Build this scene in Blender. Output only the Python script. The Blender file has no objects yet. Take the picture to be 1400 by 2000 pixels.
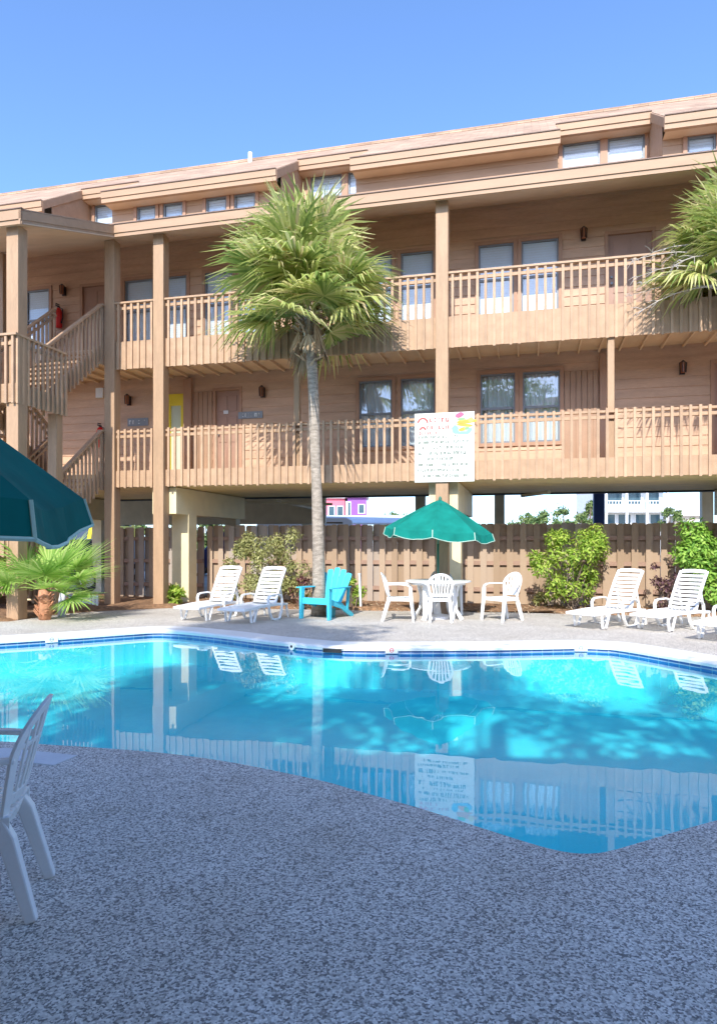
import bpy, bmesh, math, random
from mathutils import Vector, Matrix, noise
R = math.radians
rnd = random.Random(7)
scene = bpy.context.scene
COL = scene.collection

# ------------------------------------------------------------------ camera
cam_data = bpy.data.cameras.new('camera')
cam = bpy.data.objects.new('camera', cam_data); COL.objects.link(cam)
cam.location = (0, 0, 1.4); cam.rotation_euler = (R(90), 0, 0)
cam_data.sensor_fit = 'HORIZONTAL'; cam_data.sensor_width = 36
cam_data.lens = 36 * 1350 / 1400
cam_data.shift_y = 60 / 1400
cam_data.clip_end = 3000
scene.camera = cam

# ------------------------------------------------------------------ light
SUN_EL, SUN_AZ = 37.0, 192.6          # azimuth clockwise from +Y: the sun stands behind the camera
world = bpy.data.worlds.new('World'); scene.world = world; world.use_nodes = True
wn = world.node_tree.nodes; wl = world.node_tree.links
for n in list(wn): wn.remove(n)
sky = wn.new('ShaderNodeTexSky'); sky.sky_type = 'NISHITA'; sky.sun_disc = False
sky.sun_elevation = R(SUN_EL); sky.sun_rotation = R(SUN_AZ)
sky.altitude = 0; sky.air_density = 0.8; sky.dust_density = 1.0; sky.ozone_density = 7.0
bg = wn.new('ShaderNodeBackground'); bg.inputs['Strength'].default_value = 0.15
wo = wn.new('ShaderNodeOutputWorld')
wl.new(sky.outputs[0], bg.inputs['Color']); wl.new(bg.outputs[0], wo.inputs['Surface'])
sun_d = bpy.data.lights.new('sun', 'SUN'); sun_d.energy = 2.25; sun_d.angle = R(0.5); sun_d.color = (1, .95, .87)
sun = bpy.data.objects.new('sun', sun_d); COL.objects.link(sun); sun.location = (-8, -30, 40)
sd = Vector((math.sin(R(SUN_AZ)) * math.cos(R(SUN_EL)), math.cos(R(SUN_AZ)) * math.cos(R(SUN_EL)), math.sin(R(SUN_EL))))
sun.rotation_euler = sd.to_track_quat('Z', 'Y').to_euler()
vs = scene.view_settings
vs.view_transform = 'Standard'; vs.look = 'None'; vs.gamma = 1; vs.use_curve_mapping = False
vs.exposure = 1.5
cy = scene.cycles
cy.max_bounces = 8; cy.transparent_max_bounces = 24; cy.glossy_bounces = 4; cy.diffuse_bounces = 6
cy.caustics_reflective = False; cy.caustics_refractive = False

# ------------------------------------------------------------------ materials
def new_mat(name):
    m = bpy.data.materials.new(name); m.use_nodes = True
    nt = m.node_tree
    for n in list(nt.nodes): nt.nodes.remove(n)
    out = nt.nodes.new('ShaderNodeOutputMaterial')
    return m, nt, out
def nd(nt, kind, **kw):
    n = nt.nodes.new(kind)
    for k, v in kw.items(): setattr(n, k, v)
    return n
def coords(nt, scale=(1, 1, 1), space='Object'):
    tc = nd(nt, 'ShaderNodeTexCoord'); mp = nd(nt, 'ShaderNodeMapping')
    mp.inputs['Scale'].default_value = scale
    nt.links.new(tc.outputs[space], mp.inputs['Vector'])
    return mp.outputs[0]
def ramp(nt, fac, stops):
    r = nd(nt, 'ShaderNodeValToRGB')
    els = r.color_ramp.elements
    while len(els) < len(stops): els.new(0.5)
    for e, (p, c) in zip(els, stops): e.position = p; e.color = (*c, 1)
    nt.links.new(fac, r.inputs[0])
    return r.outputs[0]
def mul(c, k): return tuple(min(1, x * k) for x in c)
def paint(name, col, rough=.6, var=.12, scale=3.0, stretch=(1, 1, 1), bump=.0, bscale=40, spec=.4, fine=.06, fscale=60, island=0):
    """a painted or weathered surface: broad and fine mottling of one colour"""
    m, nt, out = new_mat(name)
    b = nd(nt, 'ShaderNodeBsdfPrincipled'); b.inputs['Roughness'].default_value = rough
    b.inputs['Specular IOR Level'].default_value = spec
    v = coords(nt, stretch)
    n1 = nd(nt, 'ShaderNodeTexNoise'); n1.inputs['Scale'].default_value = scale; n1.inputs['Detail'].default_value = 5
    n2 = nd(nt, 'ShaderNodeTexNoise'); n2.inputs['Scale'].default_value = fscale; n2.inputs['Detail'].default_value = 3
    nt.links.new(v, n1.inputs['Vector']); nt.links.new(v, n2.inputs['Vector'])
    c1 = ramp(nt, n1.outputs['Fac'], [(.3, mul(col, 1 - var)), (.7, mul(col, 1 + var))])
    c2 = ramp(nt, n2.outputs['Fac'], [(.35, (1 - fine,) * 3), (.65, (1, 1, 1))])
    mx = nd(nt, 'ShaderNodeMix', data_type='RGBA', blend_type='MULTIPLY'); mx.inputs[0].default_value = 1
    nt.links.new(c1, mx.inputs[6]); nt.links.new(c2, mx.inputs[7])
    cout = mx.outputs[2]
    if island:                                   # every board its own tone
        g = nd(nt, 'ShaderNodeNewGeometry'); ci = ramp(nt, g.outputs['Random Per Island'], [(0, (1 - island, 1 - island * 1.1, 1 - island * 1.2)), (1, (1 + island * .5,) * 3)])
        m2 = nd(nt, 'ShaderNodeMix', data_type='RGBA', blend_type='MULTIPLY'); m2.inputs[0].default_value = 1
        nt.links.new(cout, m2.inputs[6]); nt.links.new(ci, m2.inputs[7]); cout = m2.outputs[2]
    nt.links.new(cout, b.inputs['Base Color'])
    if bump:
        n3 = nd(nt, 'ShaderNodeTexNoise'); n3.inputs['Scale'].default_value = bscale; n3.inputs['Detail'].default_value = 4
        nt.links.new(v, n3.inputs['Vector'])
        bp = nd(nt, 'ShaderNodeBump'); bp.inputs['Strength'].default_value = bump; bp.inputs['Distance'].default_value = .01
        nt.links.new(n3.outputs['Fac'], bp.inputs['Height']); nt.links.new(bp.outputs[0], b.inputs['Normal'])
    nt.links.new(b.outputs[0], out.inputs['Surface'])
    return m
def leaf_mat(name, stops, trans=.35, rough=.55):
    """foliage: every leaf (mesh island) takes its own tone out of the ramp, some light passes through"""
    m, nt, out = new_mat(name)
    g = nd(nt, 'ShaderNodeNewGeometry')
    c = ramp(nt, g.outputs['Random Per Island'], stops)
    b = nd(nt, 'ShaderNodeBsdfPrincipled'); b.inputs['Roughness'].default_value = rough
    b.inputs['Specular IOR Level'].default_value = .35
    t = nd(nt, 'ShaderNodeBsdfTranslucent'); mx = nd(nt, 'ShaderNodeMixShader'); mx.inputs[0].default_value = trans
    nt.links.new(c, b.inputs['Base Color']); nt.links.new(c, t.inputs['Color'])
    nt.links.new(b.outputs[0], mx.inputs[1]); nt.links.new(t.outputs[0], mx.inputs[2])
    nt.links.new(mx.outputs[0], out.inputs['Surface'])
    return m
def fabric_mat(name, col, trans=.3):
    m, nt, out = new_mat(name)
    v = coords(nt)
    n1 = nd(nt, 'ShaderNodeTexNoise'); n1.inputs['Scale'].default_value = 4; n1.inputs['Detail'].default_value = 6
    nt.links.new(v, n1.inputs['Vector'])
    c = ramp(nt, n1.outputs['Fac'], [(.3, mul(col, .8)), (.7, mul(col, 1.2))])
    b = nd(nt, 'ShaderNodeBsdfPrincipled'); b.inputs['Roughness'].default_value = .85; b.inputs['Specular IOR Level'].default_value = .15
    t = nd(nt, 'ShaderNodeBsdfTranslucent'); mx = nd(nt, 'ShaderNodeMixShader'); mx.inputs[0].default_value = trans
    nt.links.new(c, b.inputs['Base Color']); nt.links.new(c, t.inputs['Color'])
    n3 = nd(nt, 'ShaderNodeTexNoise'); n3.inputs['Scale'].default_value = 7; nt.links.new(v, n3.inputs['Vector'])
    bp = nd(nt, 'ShaderNodeBump'); bp.inputs['Strength'].default_value = .3; bp.inputs['Distance'].default_value = .03
    nt.links.new(n3.outputs['Fac'], bp.inputs['Height']); nt.links.new(bp.outputs[0], b.inputs['Normal'])
    nt.links.new(b.outputs[0], mx.inputs[1]); nt.links.new(t.outputs[0], mx.inputs[2])
    nt.links.new(mx.outputs[0], out.inputs['Surface'])
    return m
def schlick(nt, f0, normal=None):
    """two-sided mirror share of a thin surface: grows towards grazing angles, the same from both sides"""
    g = nd(nt, 'ShaderNodeNewGeometry'); d = nd(nt, 'ShaderNodeVectorMath', operation='DOT_PRODUCT')
    nt.links.new(normal or g.outputs['Normal'], d.inputs[0]); nt.links.new(g.outputs['Incoming'], d.inputs[1])
    def mth(op, a, b=None):
        m = nd(nt, 'ShaderNodeMath', operation=op); m.use_clamp = op in ('SUBTRACT', 'MULTIPLY_ADD')
        for i, x in enumerate((a, b)):
            if x is None: continue
            if isinstance(x, (int, float)): m.inputs[i].default_value = x
            else: nt.links.new(x, m.inputs[i])
        return m
    c = mth('ABSOLUTE', d.outputs['Value']); o = mth('SUBTRACT', 1.0, c.outputs[0]); p = mth('POWER', o.outputs[0], 5.0)
    f = mth('MULTIPLY_ADD', p.outputs[0], 1 - f0); f.inputs[2].default_value = f0
    return f.outputs[0]
def glass_mat(name, mirror=.25, tint=(.85, .9, .92)):
    m, nt, out = new_mat(name)
    t = nd(nt, 'ShaderNodeBsdfTransparent'); t.inputs[0].default_value = (*tint, 1)
    g = nd(nt, 'ShaderNodeBsdfGlossy'); g.inputs['Roughness'].default_value = .01; g.inputs[0].default_value = (.95, .97, 1, 1)
    f = schlick(nt, mirror)
    mx = nd(nt, 'ShaderNodeMixShader')
    nt.links.new(f, mx.inputs[0])
    nt.links.new(t.outputs[0], mx.inputs[1]); nt.links.new(g.outputs[0], mx.inputs[2])
    nt.links.new(mx.outputs[0], out.inputs['Surface'])
    return m
def water_mat():
    m, nt, out = new_mat('pool water')
    t = nd(nt, 'ShaderNodeBsdfTransparent'); t.inputs[0].default_value = (.31, .92, .98, 1)
    g = nd(nt, 'ShaderNodeBsdfGlossy'); g.inputs['Roughness'].default_value = .0
    v = coords(nt, (1, 1, 1))
    n = nd(nt, 'ShaderNodeTexNoise'); n.inputs['Scale'].default_value = 2.2; n.inputs['Detail'].default_value = 2
    nt.links.new(v, n.inputs['Vector'])
    bp = nd(nt, 'ShaderNodeBump'); bp.inputs['Strength'].default_value = .05; bp.inputs['Distance'].default_value = .02
    nt.links.new(n.outputs['Fac'], bp.inputs['Height'])
    nt.links.new(bp.outputs[0], g.inputs['Normal']); f = schlick(nt, .032, bp.outputs[0])
    mx = nd(nt, 'ShaderNodeMixShader')
    nt.links.new(f, mx.inputs[0]); nt.links.new(t.outputs[0], mx.inputs[1]); nt.links.new(g.outputs[0], mx.inputs[2])
    nt.links.new(mx.outputs[0], out.inputs['Surface'])
    return m
def pebble_mat():
    """pool deck: seeded epoxy aggregate, light and dark grains"""
    m, nt, out = new_mat('pebble deck')
    v = coords(nt)
    vo = nd(nt, 'ShaderNodeTexVoronoi'); vo.inputs['Scale'].default_value = 132
    nt.links.new(v, vo.inputs['Vector'])
    sp = nd(nt, 'ShaderNodeSeparateColor'); nt.links.new(vo.outputs['Color'], sp.inputs[0])
    c1 = ramp(nt, sp.outputs[0], [(0, (.15, .14, .13)), (.24, (.29, .265, .24)), (.46, (.54, .505, .455)), (.75, (.70, .66, .595)), (1, (.85, .81, .74))])
    n1 = nd(nt, 'ShaderNodeTexNoise'); n1.inputs['Scale'].default_value = .9; n1.inputs['Detail'].default_value = 6
    nt.links.new(v, n1.inputs['Vector'])
    c2 = ramp(nt, n1.outputs['Fac'], [(.3, (.86, .84, .82)), (.65, (1.0, 1.0, 1.0))])
    mx = nd(nt, 'ShaderNodeMix', data_type='RGBA', blend_type='MULTIPLY'); mx.inputs[0].default_value = 1
    nt.links.new(c1, mx.inputs[6]); nt.links.new(c2, mx.inputs[7])
    n2 = nd(nt, 'ShaderNodeTexNoise'); n2.inputs['Scale'].default_value = 2.6; n2.inputs['Detail'].default_value = 8; n2.inputs['Roughness'].default_value = .7
    nt.links.new(v, n2.inputs['Vector'])
    c3 = ramp(nt, n2.outputs['Fac'], [(.24, (.66, .63, .58)), (.36, (.93, .92, .9)), (.5, (1, 1, 1)), (.75, (1.08, 1.08, 1.08))])
    m3 = nd(nt, 'ShaderNodeMix', data_type='RGBA', blend_type='MULTIPLY'); m3.inputs[0].default_value = 1
    nt.links.new(mx.outputs[2], m3.inputs[6]); nt.links.new(c3, m3.inputs[7])
    b = nd(nt, 'ShaderNodeBsdfPrincipled'); b.inputs['Roughness'].default_value = .7
    nt.links.new(m3.outputs[2], b.inputs['Base Color'])
    bp = nd(nt, 'ShaderNodeBump'); bp.inputs['Strength'].default_value = .35; bp.inputs['Distance'].default_value = .003
    nt.links.new(vo.outputs['Distance'], bp.inputs['Height']); bp.invert = True
    nt.links.new(bp.outputs[0], b.inputs['Normal'])
    nt.links.new(b.outputs[0], out.inputs['Surface'])
    return m
def brick_mat(name, c1, c2, mortar, w, h, ms, vec='UV', rough=.7, off=.5):
    m, nt, out = new_mat(name)
    br = nd(nt, 'ShaderNodeTexBrick'); br.offset = off
    br.inputs['Color1'].default_value = (*c1, 1); br.inputs['Color2'].default_value = (*c2, 1); br.inputs['Mortar'].default_value = (*mortar, 1)
    br.inputs['Scale'].default_value = 1; br.inputs['Brick Width'].default_value = w; br.inputs['Row Height'].default_value = h
    br.inputs['Mortar Size'].default_value = ms
    v = coords(nt, (1, 1, 1), vec); nt.links.new(v, br.inputs['Vector'])
    n1 = nd(nt, 'ShaderNodeTexNoise'); n1.inputs['Scale'].default_value = 1.5; n1.inputs['Detail'].default_value = 8
    nt.links.new(v, n1.inputs['Vector'])
    c2_ = ramp(nt, n1.outputs['Fac'], [(.3, (.75, .75, .75)), (.7, (1.1, 1.1, 1.1))])
    mx = nd(nt, 'ShaderNodeMix', data_type='RGBA', blend_type='MULTIPLY'); mx.inputs[0].default_value = 1
    nt.links.new(br.outputs['Color'], mx.inputs[6]); nt.links.new(c2_, mx.inputs[7])
    b = nd(nt, 'ShaderNodeBsdfPrincipled'); b.inputs['Roughness'].default_value = rough
    nt.links.new(mx.outputs[2], b.inputs['Base Color']); nt.links.new(b.outputs[0], out.inputs['Surface'])
    return m

M = dict(
    post=paint('tan post wood', (0.415, 0.266, 0.157), var=.10, stretch=(3, 3, .4), scale=4, fine=.12, fscale=30),
    trim=paint('tan trim board', (0.410, 0.263, 0.157), var=.10, stretch=(.5, 3, 3), scale=3, fine=.1, fscale=30),
    rail=paint('tan rail wood', (0.463, 0.303, 0.186), island=.16, var=.12, scale=5, fine=.1, fscale=50),
    siding=paint('brown lap siding', (0.526, 0.342, 0.225), var=.12, stretch=(.35, 1, 2.5), scale=3, fine=.1, fscale=25),
    fascia=paint('fascia board', (0.402, 0.256, 0.157), var=.08, stretch=(.4, 2, 2), scale=3),
    soffit=paint('soffit board', (.60, .44, .30), var=.08, scale=2),
    rooftrim=paint('dark roof edge', (.20, .13, .10), var=.15),
    door=paint('brown door', (.34, .20, .14), rough=.45, var=.06),
    panel=paint('brown board panel', (0.361, 0.223, 0.141), rough=.55, var=.1),
    yellow=paint('yellow door paint', (.75, .60, .03), rough=.5, var=.05),
    palegreen=paint('pale door panel', (.50, .55, .40), rough=.5, var=.05),
    wframe=paint('grey window frame', (.20, .22, .24), rough=.4, var=.05),
    curtain=paint('white curtain', (.84, .87, .86), rough=.9, var=.05),
    blind=paint('white blind', (.76, .84, .92), rough=.8, var=.04),
    stucco=paint('cream stucco', (.76, .65, .40), var=.07, bump=.2, bscale=60),
    slab=paint('concrete slab', (.82, .62, .30), var=.12, bump=.1),
    darkbeam=paint('dark steel beam', (.06, .07, .08), var=.2),
    greywall=paint('grey storage wall', (.60, .56, .46), var=.1),
    blue=paint('blue painted column', (.03, .07, .26), var=.1),
    lampmetal=paint('dark lamp metal', (.035, .02, .018), rough=.4),
    lampglass=paint('amber lamp glass', (.30, .12, .06), rough=.2),
    red=paint('red paint', (.62, .02, .02), rough=.35, var=.05),
    black=paint('black rubber', (.02, .02, .022), rough=.5),
    white=paint('white plastic', (.83, .83, .81), rough=.35, var=.03, spec=.5, fine=.03),
    whiteflat=paint('white paint', (.80, .80, .80), rough=.5, var=.04),
    aqua=paint('aqua plastic', (.06, .52, .68), rough=.4, var=.05),
    teal=paint('dark teal plastic', (.02, .22, .26), rough=.4, var=.05),
    fence=leaf_mat('weathered fence board', [(0, (.31, .22, .145)), (.35, (.37, .27, .185)), (.7, (.42, .315, .225)), (.9, (.36, .30, .25)), (1, (.41, .37, .33))], trans=0, rough=.85),
    fencedark=paint('fence rail wood', (.33, .21, .15), var=.15),
    mulch=paint('pine straw mulch', (.30, .17, .09), var=.45, scale=14, rough=.95, bump=.9, bscale=50, fine=.4, fscale=60),
    soil=paint('sandy ground', (.50, .44, .35), var=.15, scale=1, rough=.95, bump=.3),
    asphalt=paint('car park concrete', (.46, .44, .41), var=.15, scale=1, rough=.9),
    coping=paint('white pool coping', (.80, .80, .78), rough=.5, var=.05, bump=.1),
    basin=paint('pool plaster', (.46, .84, .84), rough=.6, var=.06, scale=1.6),
    pale=paint('pale concrete', (.62, .63, .64), rough=.7, var=.06),
    greenfab=fabric_mat('green canopy fabric', (.010, .25, .20)),
    tealfab=fabric_mat('dark teal canopy fabric', (.002, .115, .10), .12),
    piping=paint('pale green piping', (.45, .62, .50), rough=.8),
    polegreen=paint('green pole', (.05, .18, .12), rough=.4),
    trunk=paint('palm trunk', (.43, .36, .285), var=.35, stretch=(3, 3, 9), scale=2.5, rough=.95, bump=1.0, bscale=9, fine=.4, fscale=16),
    boots=leaf_mat('dead palm boots', [(0, (.24, .16, .09)), (.5, (.44, .32, .20)), (1, (.56, .46, .33))], trans=.1, rough=.9),
    stump=paint('orange palm stump', (.46, .22, .12), var=.3, scale=14, rough=.9, bump=.9, bscale=25),
    bark=paint('tree bark', (.16, .12, .09), var=.3, scale=8, rough=.9, bump=.6, bscale=20),
    twig=paint('grey twig', (.48, .43, .38), var=.2, rough=.9),
    palm=leaf_mat('palm frond', [(0, (.15, .24, .05)), (.2, (.33, .42, .11)), (.55, (.56, .60, .19)), (.85, (.72, .70, .32)), (1, (.70, .55, .30))], trans=.45),
    palmetto=leaf_mat('fan palm leaf', [(0, (.20, .40, .06)), (.5, (.40, .62, .13)), (1, (.60, .72, .24))], trans=.5),
    olive=leaf_mat('olive bush leaf', [(0, (.17, .19, .07)), (.5, (.36, .37, .13)), (1, (.56, .54, .24))], trans=.35),
    bright=leaf_mat('bright bush leaf', [(0, (.14, .26, .03)), (.5, (.32, .48, .06)), (.9, (.48, .60, .10)), (1, (.48, .42, .20))], trans=.4),
    dense=leaf_mat('dense bush leaf', [(0, (.09, .23, .03)), (.5, (.25, .46, .06)), (1, (.42, .62, .12))], trans=.35),
    farleaf=leaf_mat('far tree leaf', [(0, (.05, .10, .03)), (.5, (.14, .22, .06)), (1, (.28, .34, .12))], trans=.3),
    glass=glass_mat('window glass', .05, (.94, .96, .97)), glasslow=glass_mat('reflecting window glass', .10, (.92, .95, .97)),
    carglass=glass_mat('car glass', .2, (.15, .18, .2)),
    water=water_mat(), pebble=pebble_mat(),
    tile=brick_mat('blue pool tile', (.13, .20, .50), (.20, .29, .60), (.45, .50, .62), .15, .075, .006, 'UV', .2, 0),
    shingle=brick_mat('tan shingles', (.36, .235, .16), (.50, .35, .24), (.26, .17, .12), .33, .14, .006, 'UV', .9),
    pinkwall=paint('pink house wall', (.75, .16, .22), var=.05), purplewall=paint('purple house wall', (.24, .08, .30), var=.05),
    whitewall=paint('white house wall', (.72, .74, .76), var=.05), tanwall=paint('tan house wall', (.62, .54, .46), var=.05),
    darkglass=paint('dark window', (.05, .10, .13), rough=.1, var=.1),
    vanwhite=paint('white car paint', (.75, .76, .78), rough=.25, var=.02), carblue=paint('dark blue car paint', (.015, .03, .10), rough=.2, var=.02),
    vanyellow=paint('yellow car paint', (.75, .55, .02), rough=.3, var=.02), silver=paint('light blue car paint', (.45, .55, .68), rough=.25, var=.02),
    signink=paint('sign grey ink', (.10, .15, .12), var=.05), signred=paint('sign red ink', (.75, .10, .09), var=.05),
    signboard=paint('sign board', (.74, .74, .68), rough=.5, var=.02),
    pink=paint('sign pink', (.80, .12, .22), var=.02), orange=paint('sign orange', (.85, .36, .06), var=.02),
    skyblue=paint('sign blue', (.25, .58, .85), var=.02), leafgreen=paint('sign green', (.25, .62, .20), var=.02), signyellow=paint('sign yellow', (.85, .70, .15), var=.02),
)

# ------------------------------------------------------------------ mesh helper
class MB:
    def __init__(s): s.v = []; s.f = []; s.uv = {}
    def quad(s, a, b, c, d, uv=None):
        i = len(s.v); s.v += [tuple(a), tuple(b), tuple(c), tuple(d)]; s.f.append((i, i + 1, i + 2, i + 3))
        if uv: s.uv[len(s.f) - 1] = uv
    def poly(s, pts, uv=None):
        i = len(s.v); s.v += [tuple(p) for p in pts]; s.f.append(tuple(range(i, i + len(pts))))
        if uv: s.uv[len(s.f) - 1] = uv
    def box(s, x0, x1, y0, y1, z0, z1):
        i = len(s.v)
        s.v += [(x0, y0, z0), (x1, y0, z0), (x1, y1, z0), (x0, y1, z0), (x0, y0, z1), (x1, y0, z1), (x1, y1, z1), (x0, y1, z1)]
        s.f += [tuple(i + k for k in q) for q in ((3, 2, 1, 0), (4, 5, 6, 7), (0, 1, 5, 4), (1, 2, 6, 5), (2, 3, 7, 6), (3, 0, 4, 7))]
    def sweep(s, pts, ws, ths, side):
        """a rectangular section (width along side, thickness across) swept along a path"""
        pts = [Vector(p) for p in pts]; n = len(pts)
        if not hasattr(ws, '__len__'): ws = [ws] * n
        if not hasattr(ths, '__len__'): ths = [ths] * n
        i0 = len(s.v)
        for k, p in enumerate(pts):
            t = (pts[min(k + 1, n - 1)] - pts[max(k - 1, 0)]).normalized()
            sv = Vector(side[k] if isinstance(side, list) else side); sv = (sv - t * sv.dot(t)).normalized(); nv = t.cross(sv)
            w, h = ws[k] / 2, ths[k] / 2
            for a, b in ((-1, -1), (1, -1), (1, 1), (-1, 1)): s.v.append(tuple(p + sv * a * w + nv * b * h))
        for k in range(n - 1):
            a = i0 + 4 * k
            for q in range(4): s.f.append((a + q, a + (q + 1) % 4, a + 4 + (q + 1) % 4, a + 4 + q))
        s.f.append((i0 + 3, i0 + 2, i0 + 1, i0)); e = i0 + 4 * (n - 1); s.f.append((e, e + 1, e + 2, e + 3))
    def tube(s, pts, rs, n=8, cap=True):
        pts = [Vector(p) for p in pts]; m = len(pts)
        if not hasattr(rs, '__len__'): rs = [rs] * m
        i0 = len(s.v); ref = Vector((0, 0, 1))
        d = (pts[-1] - pts[0]).normalized()
        if abs(d.z) > .9: ref = Vector((1, 0, 0))
        for k, p in enumerate(pts):
            t = (pts[min(k + 1, m - 1)] - pts[max(k - 1, 0)]).normalized()
            a = t.cross(ref)
            if a.length < 1e-4: a = t.cross(Vector((0, 1, 0)))
            a.normalize(); b = t.cross(a)
            for q in range(n):
                an = 2 * math.pi * q / n; s.v.append(tuple(p + (a * math.cos(an) + b * math.sin(an)) * rs[k]))
        for k in range(m - 1):
            for q in range(n):
                a = i0 + k * n; s.f.append((a + q, a + (q + 1) % n, a + n + (q + 1) % n, a + n + q))
        if cap:
            s.f.append(tuple(i0 + q for q in reversed(range(n)))); s.f.append(tuple(i0 + (m - 1) * n + q for q in range(n)))
    def prism(s, poly, z0, z1):
        n = len(poly); i = len(s.v)
        s.v += [(x, y, z0) for x, y in poly] + [(x, y, z1) for x, y in poly]
        s.f.append(tuple(i + q for q in reversed(range(n)))); s.f.append(tuple(i + n + q for q in range(n)))
        for q in range(n): s.f.append((i + q, i + (q + 1) % n, i + n + (q + 1) % n, i + n + q))
    def xform(s, mat): s.v = [tuple(mat @ Vector(p)) for p in s.v]; return s
    def build(s, name, mat, parent=None, bevel=0, smooth=False):
        me = bpy.data.meshes.new(name); me.from_pydata(s.v, [], s.f); me.update()
        if s.uv:
            ul = me.uv_layers.new(name='UVMap')
            for p in me.polygons:
                for k, li in enumerate(p.loop_indices):
                    ul.data[li].uv = s.uv[p.index][k] if p.index in s.uv else (me.vertices[me.loops[li].vertex_index].co.x, me.vertices[me.loops[li].vertex_index].co.z)
        me.materials.append(mat)
        if smooth:
            for p in me.polygons: p.use_smooth = True
        o = bpy.data.objects.new(name, me); COL.objects.link(o)
        if parent is not None: o.parent = parent
        if bevel:
            b = o.modifiers.new('bevel', 'BEVEL'); b.width = bevel; b.segments = 2; b.limit_method = 'ANGLE'; b.angle_limit = R(40)
        return o
def tag(o, label=None, cat=None, group=None, kind=None):
    if label: o['label'] = label
    if cat: o['category'] = cat
    if group: o['group'] = group
    if kind: o['kind'] = kind
    return o
def thing(name, label, cat, loc=(0, 0, 0), rz=0, group=None):
    o = bpy.data.objects.new(name, None); COL.objects.link(o); o.empty_display_size = .2
    o.location = loc; o.rotation_euler = (0, 0, rz)
    return tag(o, label, cat, group)
def dup(root, loc, rz, label, parent=None):
    """a copy of a thing, its parts and their sub-parts"""
    def cp(o, par):
        c = o.copy(); COL.objects.link(c)
        if par is not None: c.parent = par
        for ch in kids.get(o.name, []): cp(ch, c)
        return c
    kids = {}
    for o in bpy.data.objects:
        if o.parent: kids.setdefault(o.parent.name, []).append(o)
    c = cp(root, parent); c.location = loc; c.rotation_euler = (0, 0, rz); c['label'] = label
    return c

# ------------------------------------------------------------------ ground, deck and pool
def structure(o): return tag(o, kind='structure')
FAR = [(-7.2, 8.85), (-6.3, 9.3), (-5.13, 9.92), (-4.25, 10.42), (-3.5, 10.92), (-3.28, 11.03), (-3.05, 11.02), (-2.7, 10.87), (-2.05, 10.44), (-1.4, 9.92), (-.95, 9.62),
       (-.5, 9.36), (0, 9.24), (.8, 9.24), (1.72, 9.28), (2.6, 9.38), (3.0, 9.42), (3.3, 9.36), (3.55, 9.15), (4.14, 8.0)]
RIGHT = [(4.45, 7.3), (4.75, 6.5), (4.8, 5.7), (4.4, 4.95), (3.6, 4.35), (2.7, 3.9)]
NEAR = [(1.8, 3.48), (1.36, 3.25), (1.15, 3.14), (1.05, 3.11), (.95, 3.12), (.83, 3.19), (.59, 3.40), (.31, 3.65), (0, 3.89), (-.2, 4.05), (-.55, 4.26), (-.87, 4.43), (-1.28, 4.59), (-1.71, 4.70), (-2.11, 4.78), (-2.53, 4.87),
        (-3.4, 5.0), (-4.6, 5.0), (-5.8, 5.1), (-6.8, 5.6), (-7.5, 6.6), (-7.7, 7.9)]
def smooth_closed(pts, sub=4):
    n = len(pts); out = []
    for i in range(n):
        p0, p1, p2, p3 = (Vector(pts[(i + k) % n]) for k in (-1, 0, 1, 2))
        for q in range(sub):
            t = q / sub
            out.append(tuple(.5 * ((2 * p1) + (p2 - p0) * t + (2 * p0 - 5 * p1 + 4 * p2 - p3) * t * t + (3 * p1 - p0 - 3 * p2 + p3) * t ** 3)))
    return out
SUB = 4
POOL = smooth_closed(FAR + RIGHT + NEAR, SUB)
def offset(pts, d):
    n = len(pts); out = []
    for i in range(n):
        t = (Vector(pts[(i + 1) % n]) - Vector(pts[i - 1])).normalized()
        out.append((pts[i][0] - t.y * d, pts[i][1] + t.x * d))
    return out
bm = bmesh.new()
def loop(pts, z):
    vsx = [bm.verts.new((x, y, z)) for x, y in pts]
    return [bm.edges.new((vsx[i], vsx[(i + 1) % len(vsx)])) for i in range(len(vsx))]
outer = [(-16, -4.4), (14, -4.4), (14, 10.75), (7.0, 12.95), (4.2, 13.6), (3.2, 14.2), (.2, 14.25), (-1.0, 14.5), (-4.05, 14.75), (-5.3, 14.1), (-5.8, 13.55), (-6.2, 12.25), (-16, 12.25)]
e = loop(outer, 0) + loop(POOL, 0)
bmesh.ops.triangle_fill(bm, edges=e, use_beauty=True)
bmesh.ops.recalc_face_normals(bm, faces=bm.faces)
for f in bm.faces:
    if f.normal.z < 0: f.normal_flip()
me = bpy.data.meshes.new('pool_deck'); bm.to_mesh(me); bm.free(); me.materials.append(M['pebble'])
deck = bpy.data.objects.new('pool_deck', me); COL.objects.link(deck); structure(deck)
# ground to the horizon: one sheet with the pool's hole left out
bm = bmesh.new()
e = loop([(-900, -300), (900, -300), (900, 1500), (-900, 1500)], -.03) + loop(offset(POOL, .3), -.03)
bmesh.ops.triangle_fill(bm, edges=e, use_beauty=True)
for f in bm.faces:
    f.normal_update()
    if f.normal.z < 0: f.normal_flip()
me = bpy.data.meshes.new('ground'); bm.to_mesh(me); bm.free(); me.materials.append(M['soil'])
g = bpy.data.objects.new('ground', me); COL.objects.link(g); structure(g)
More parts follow.
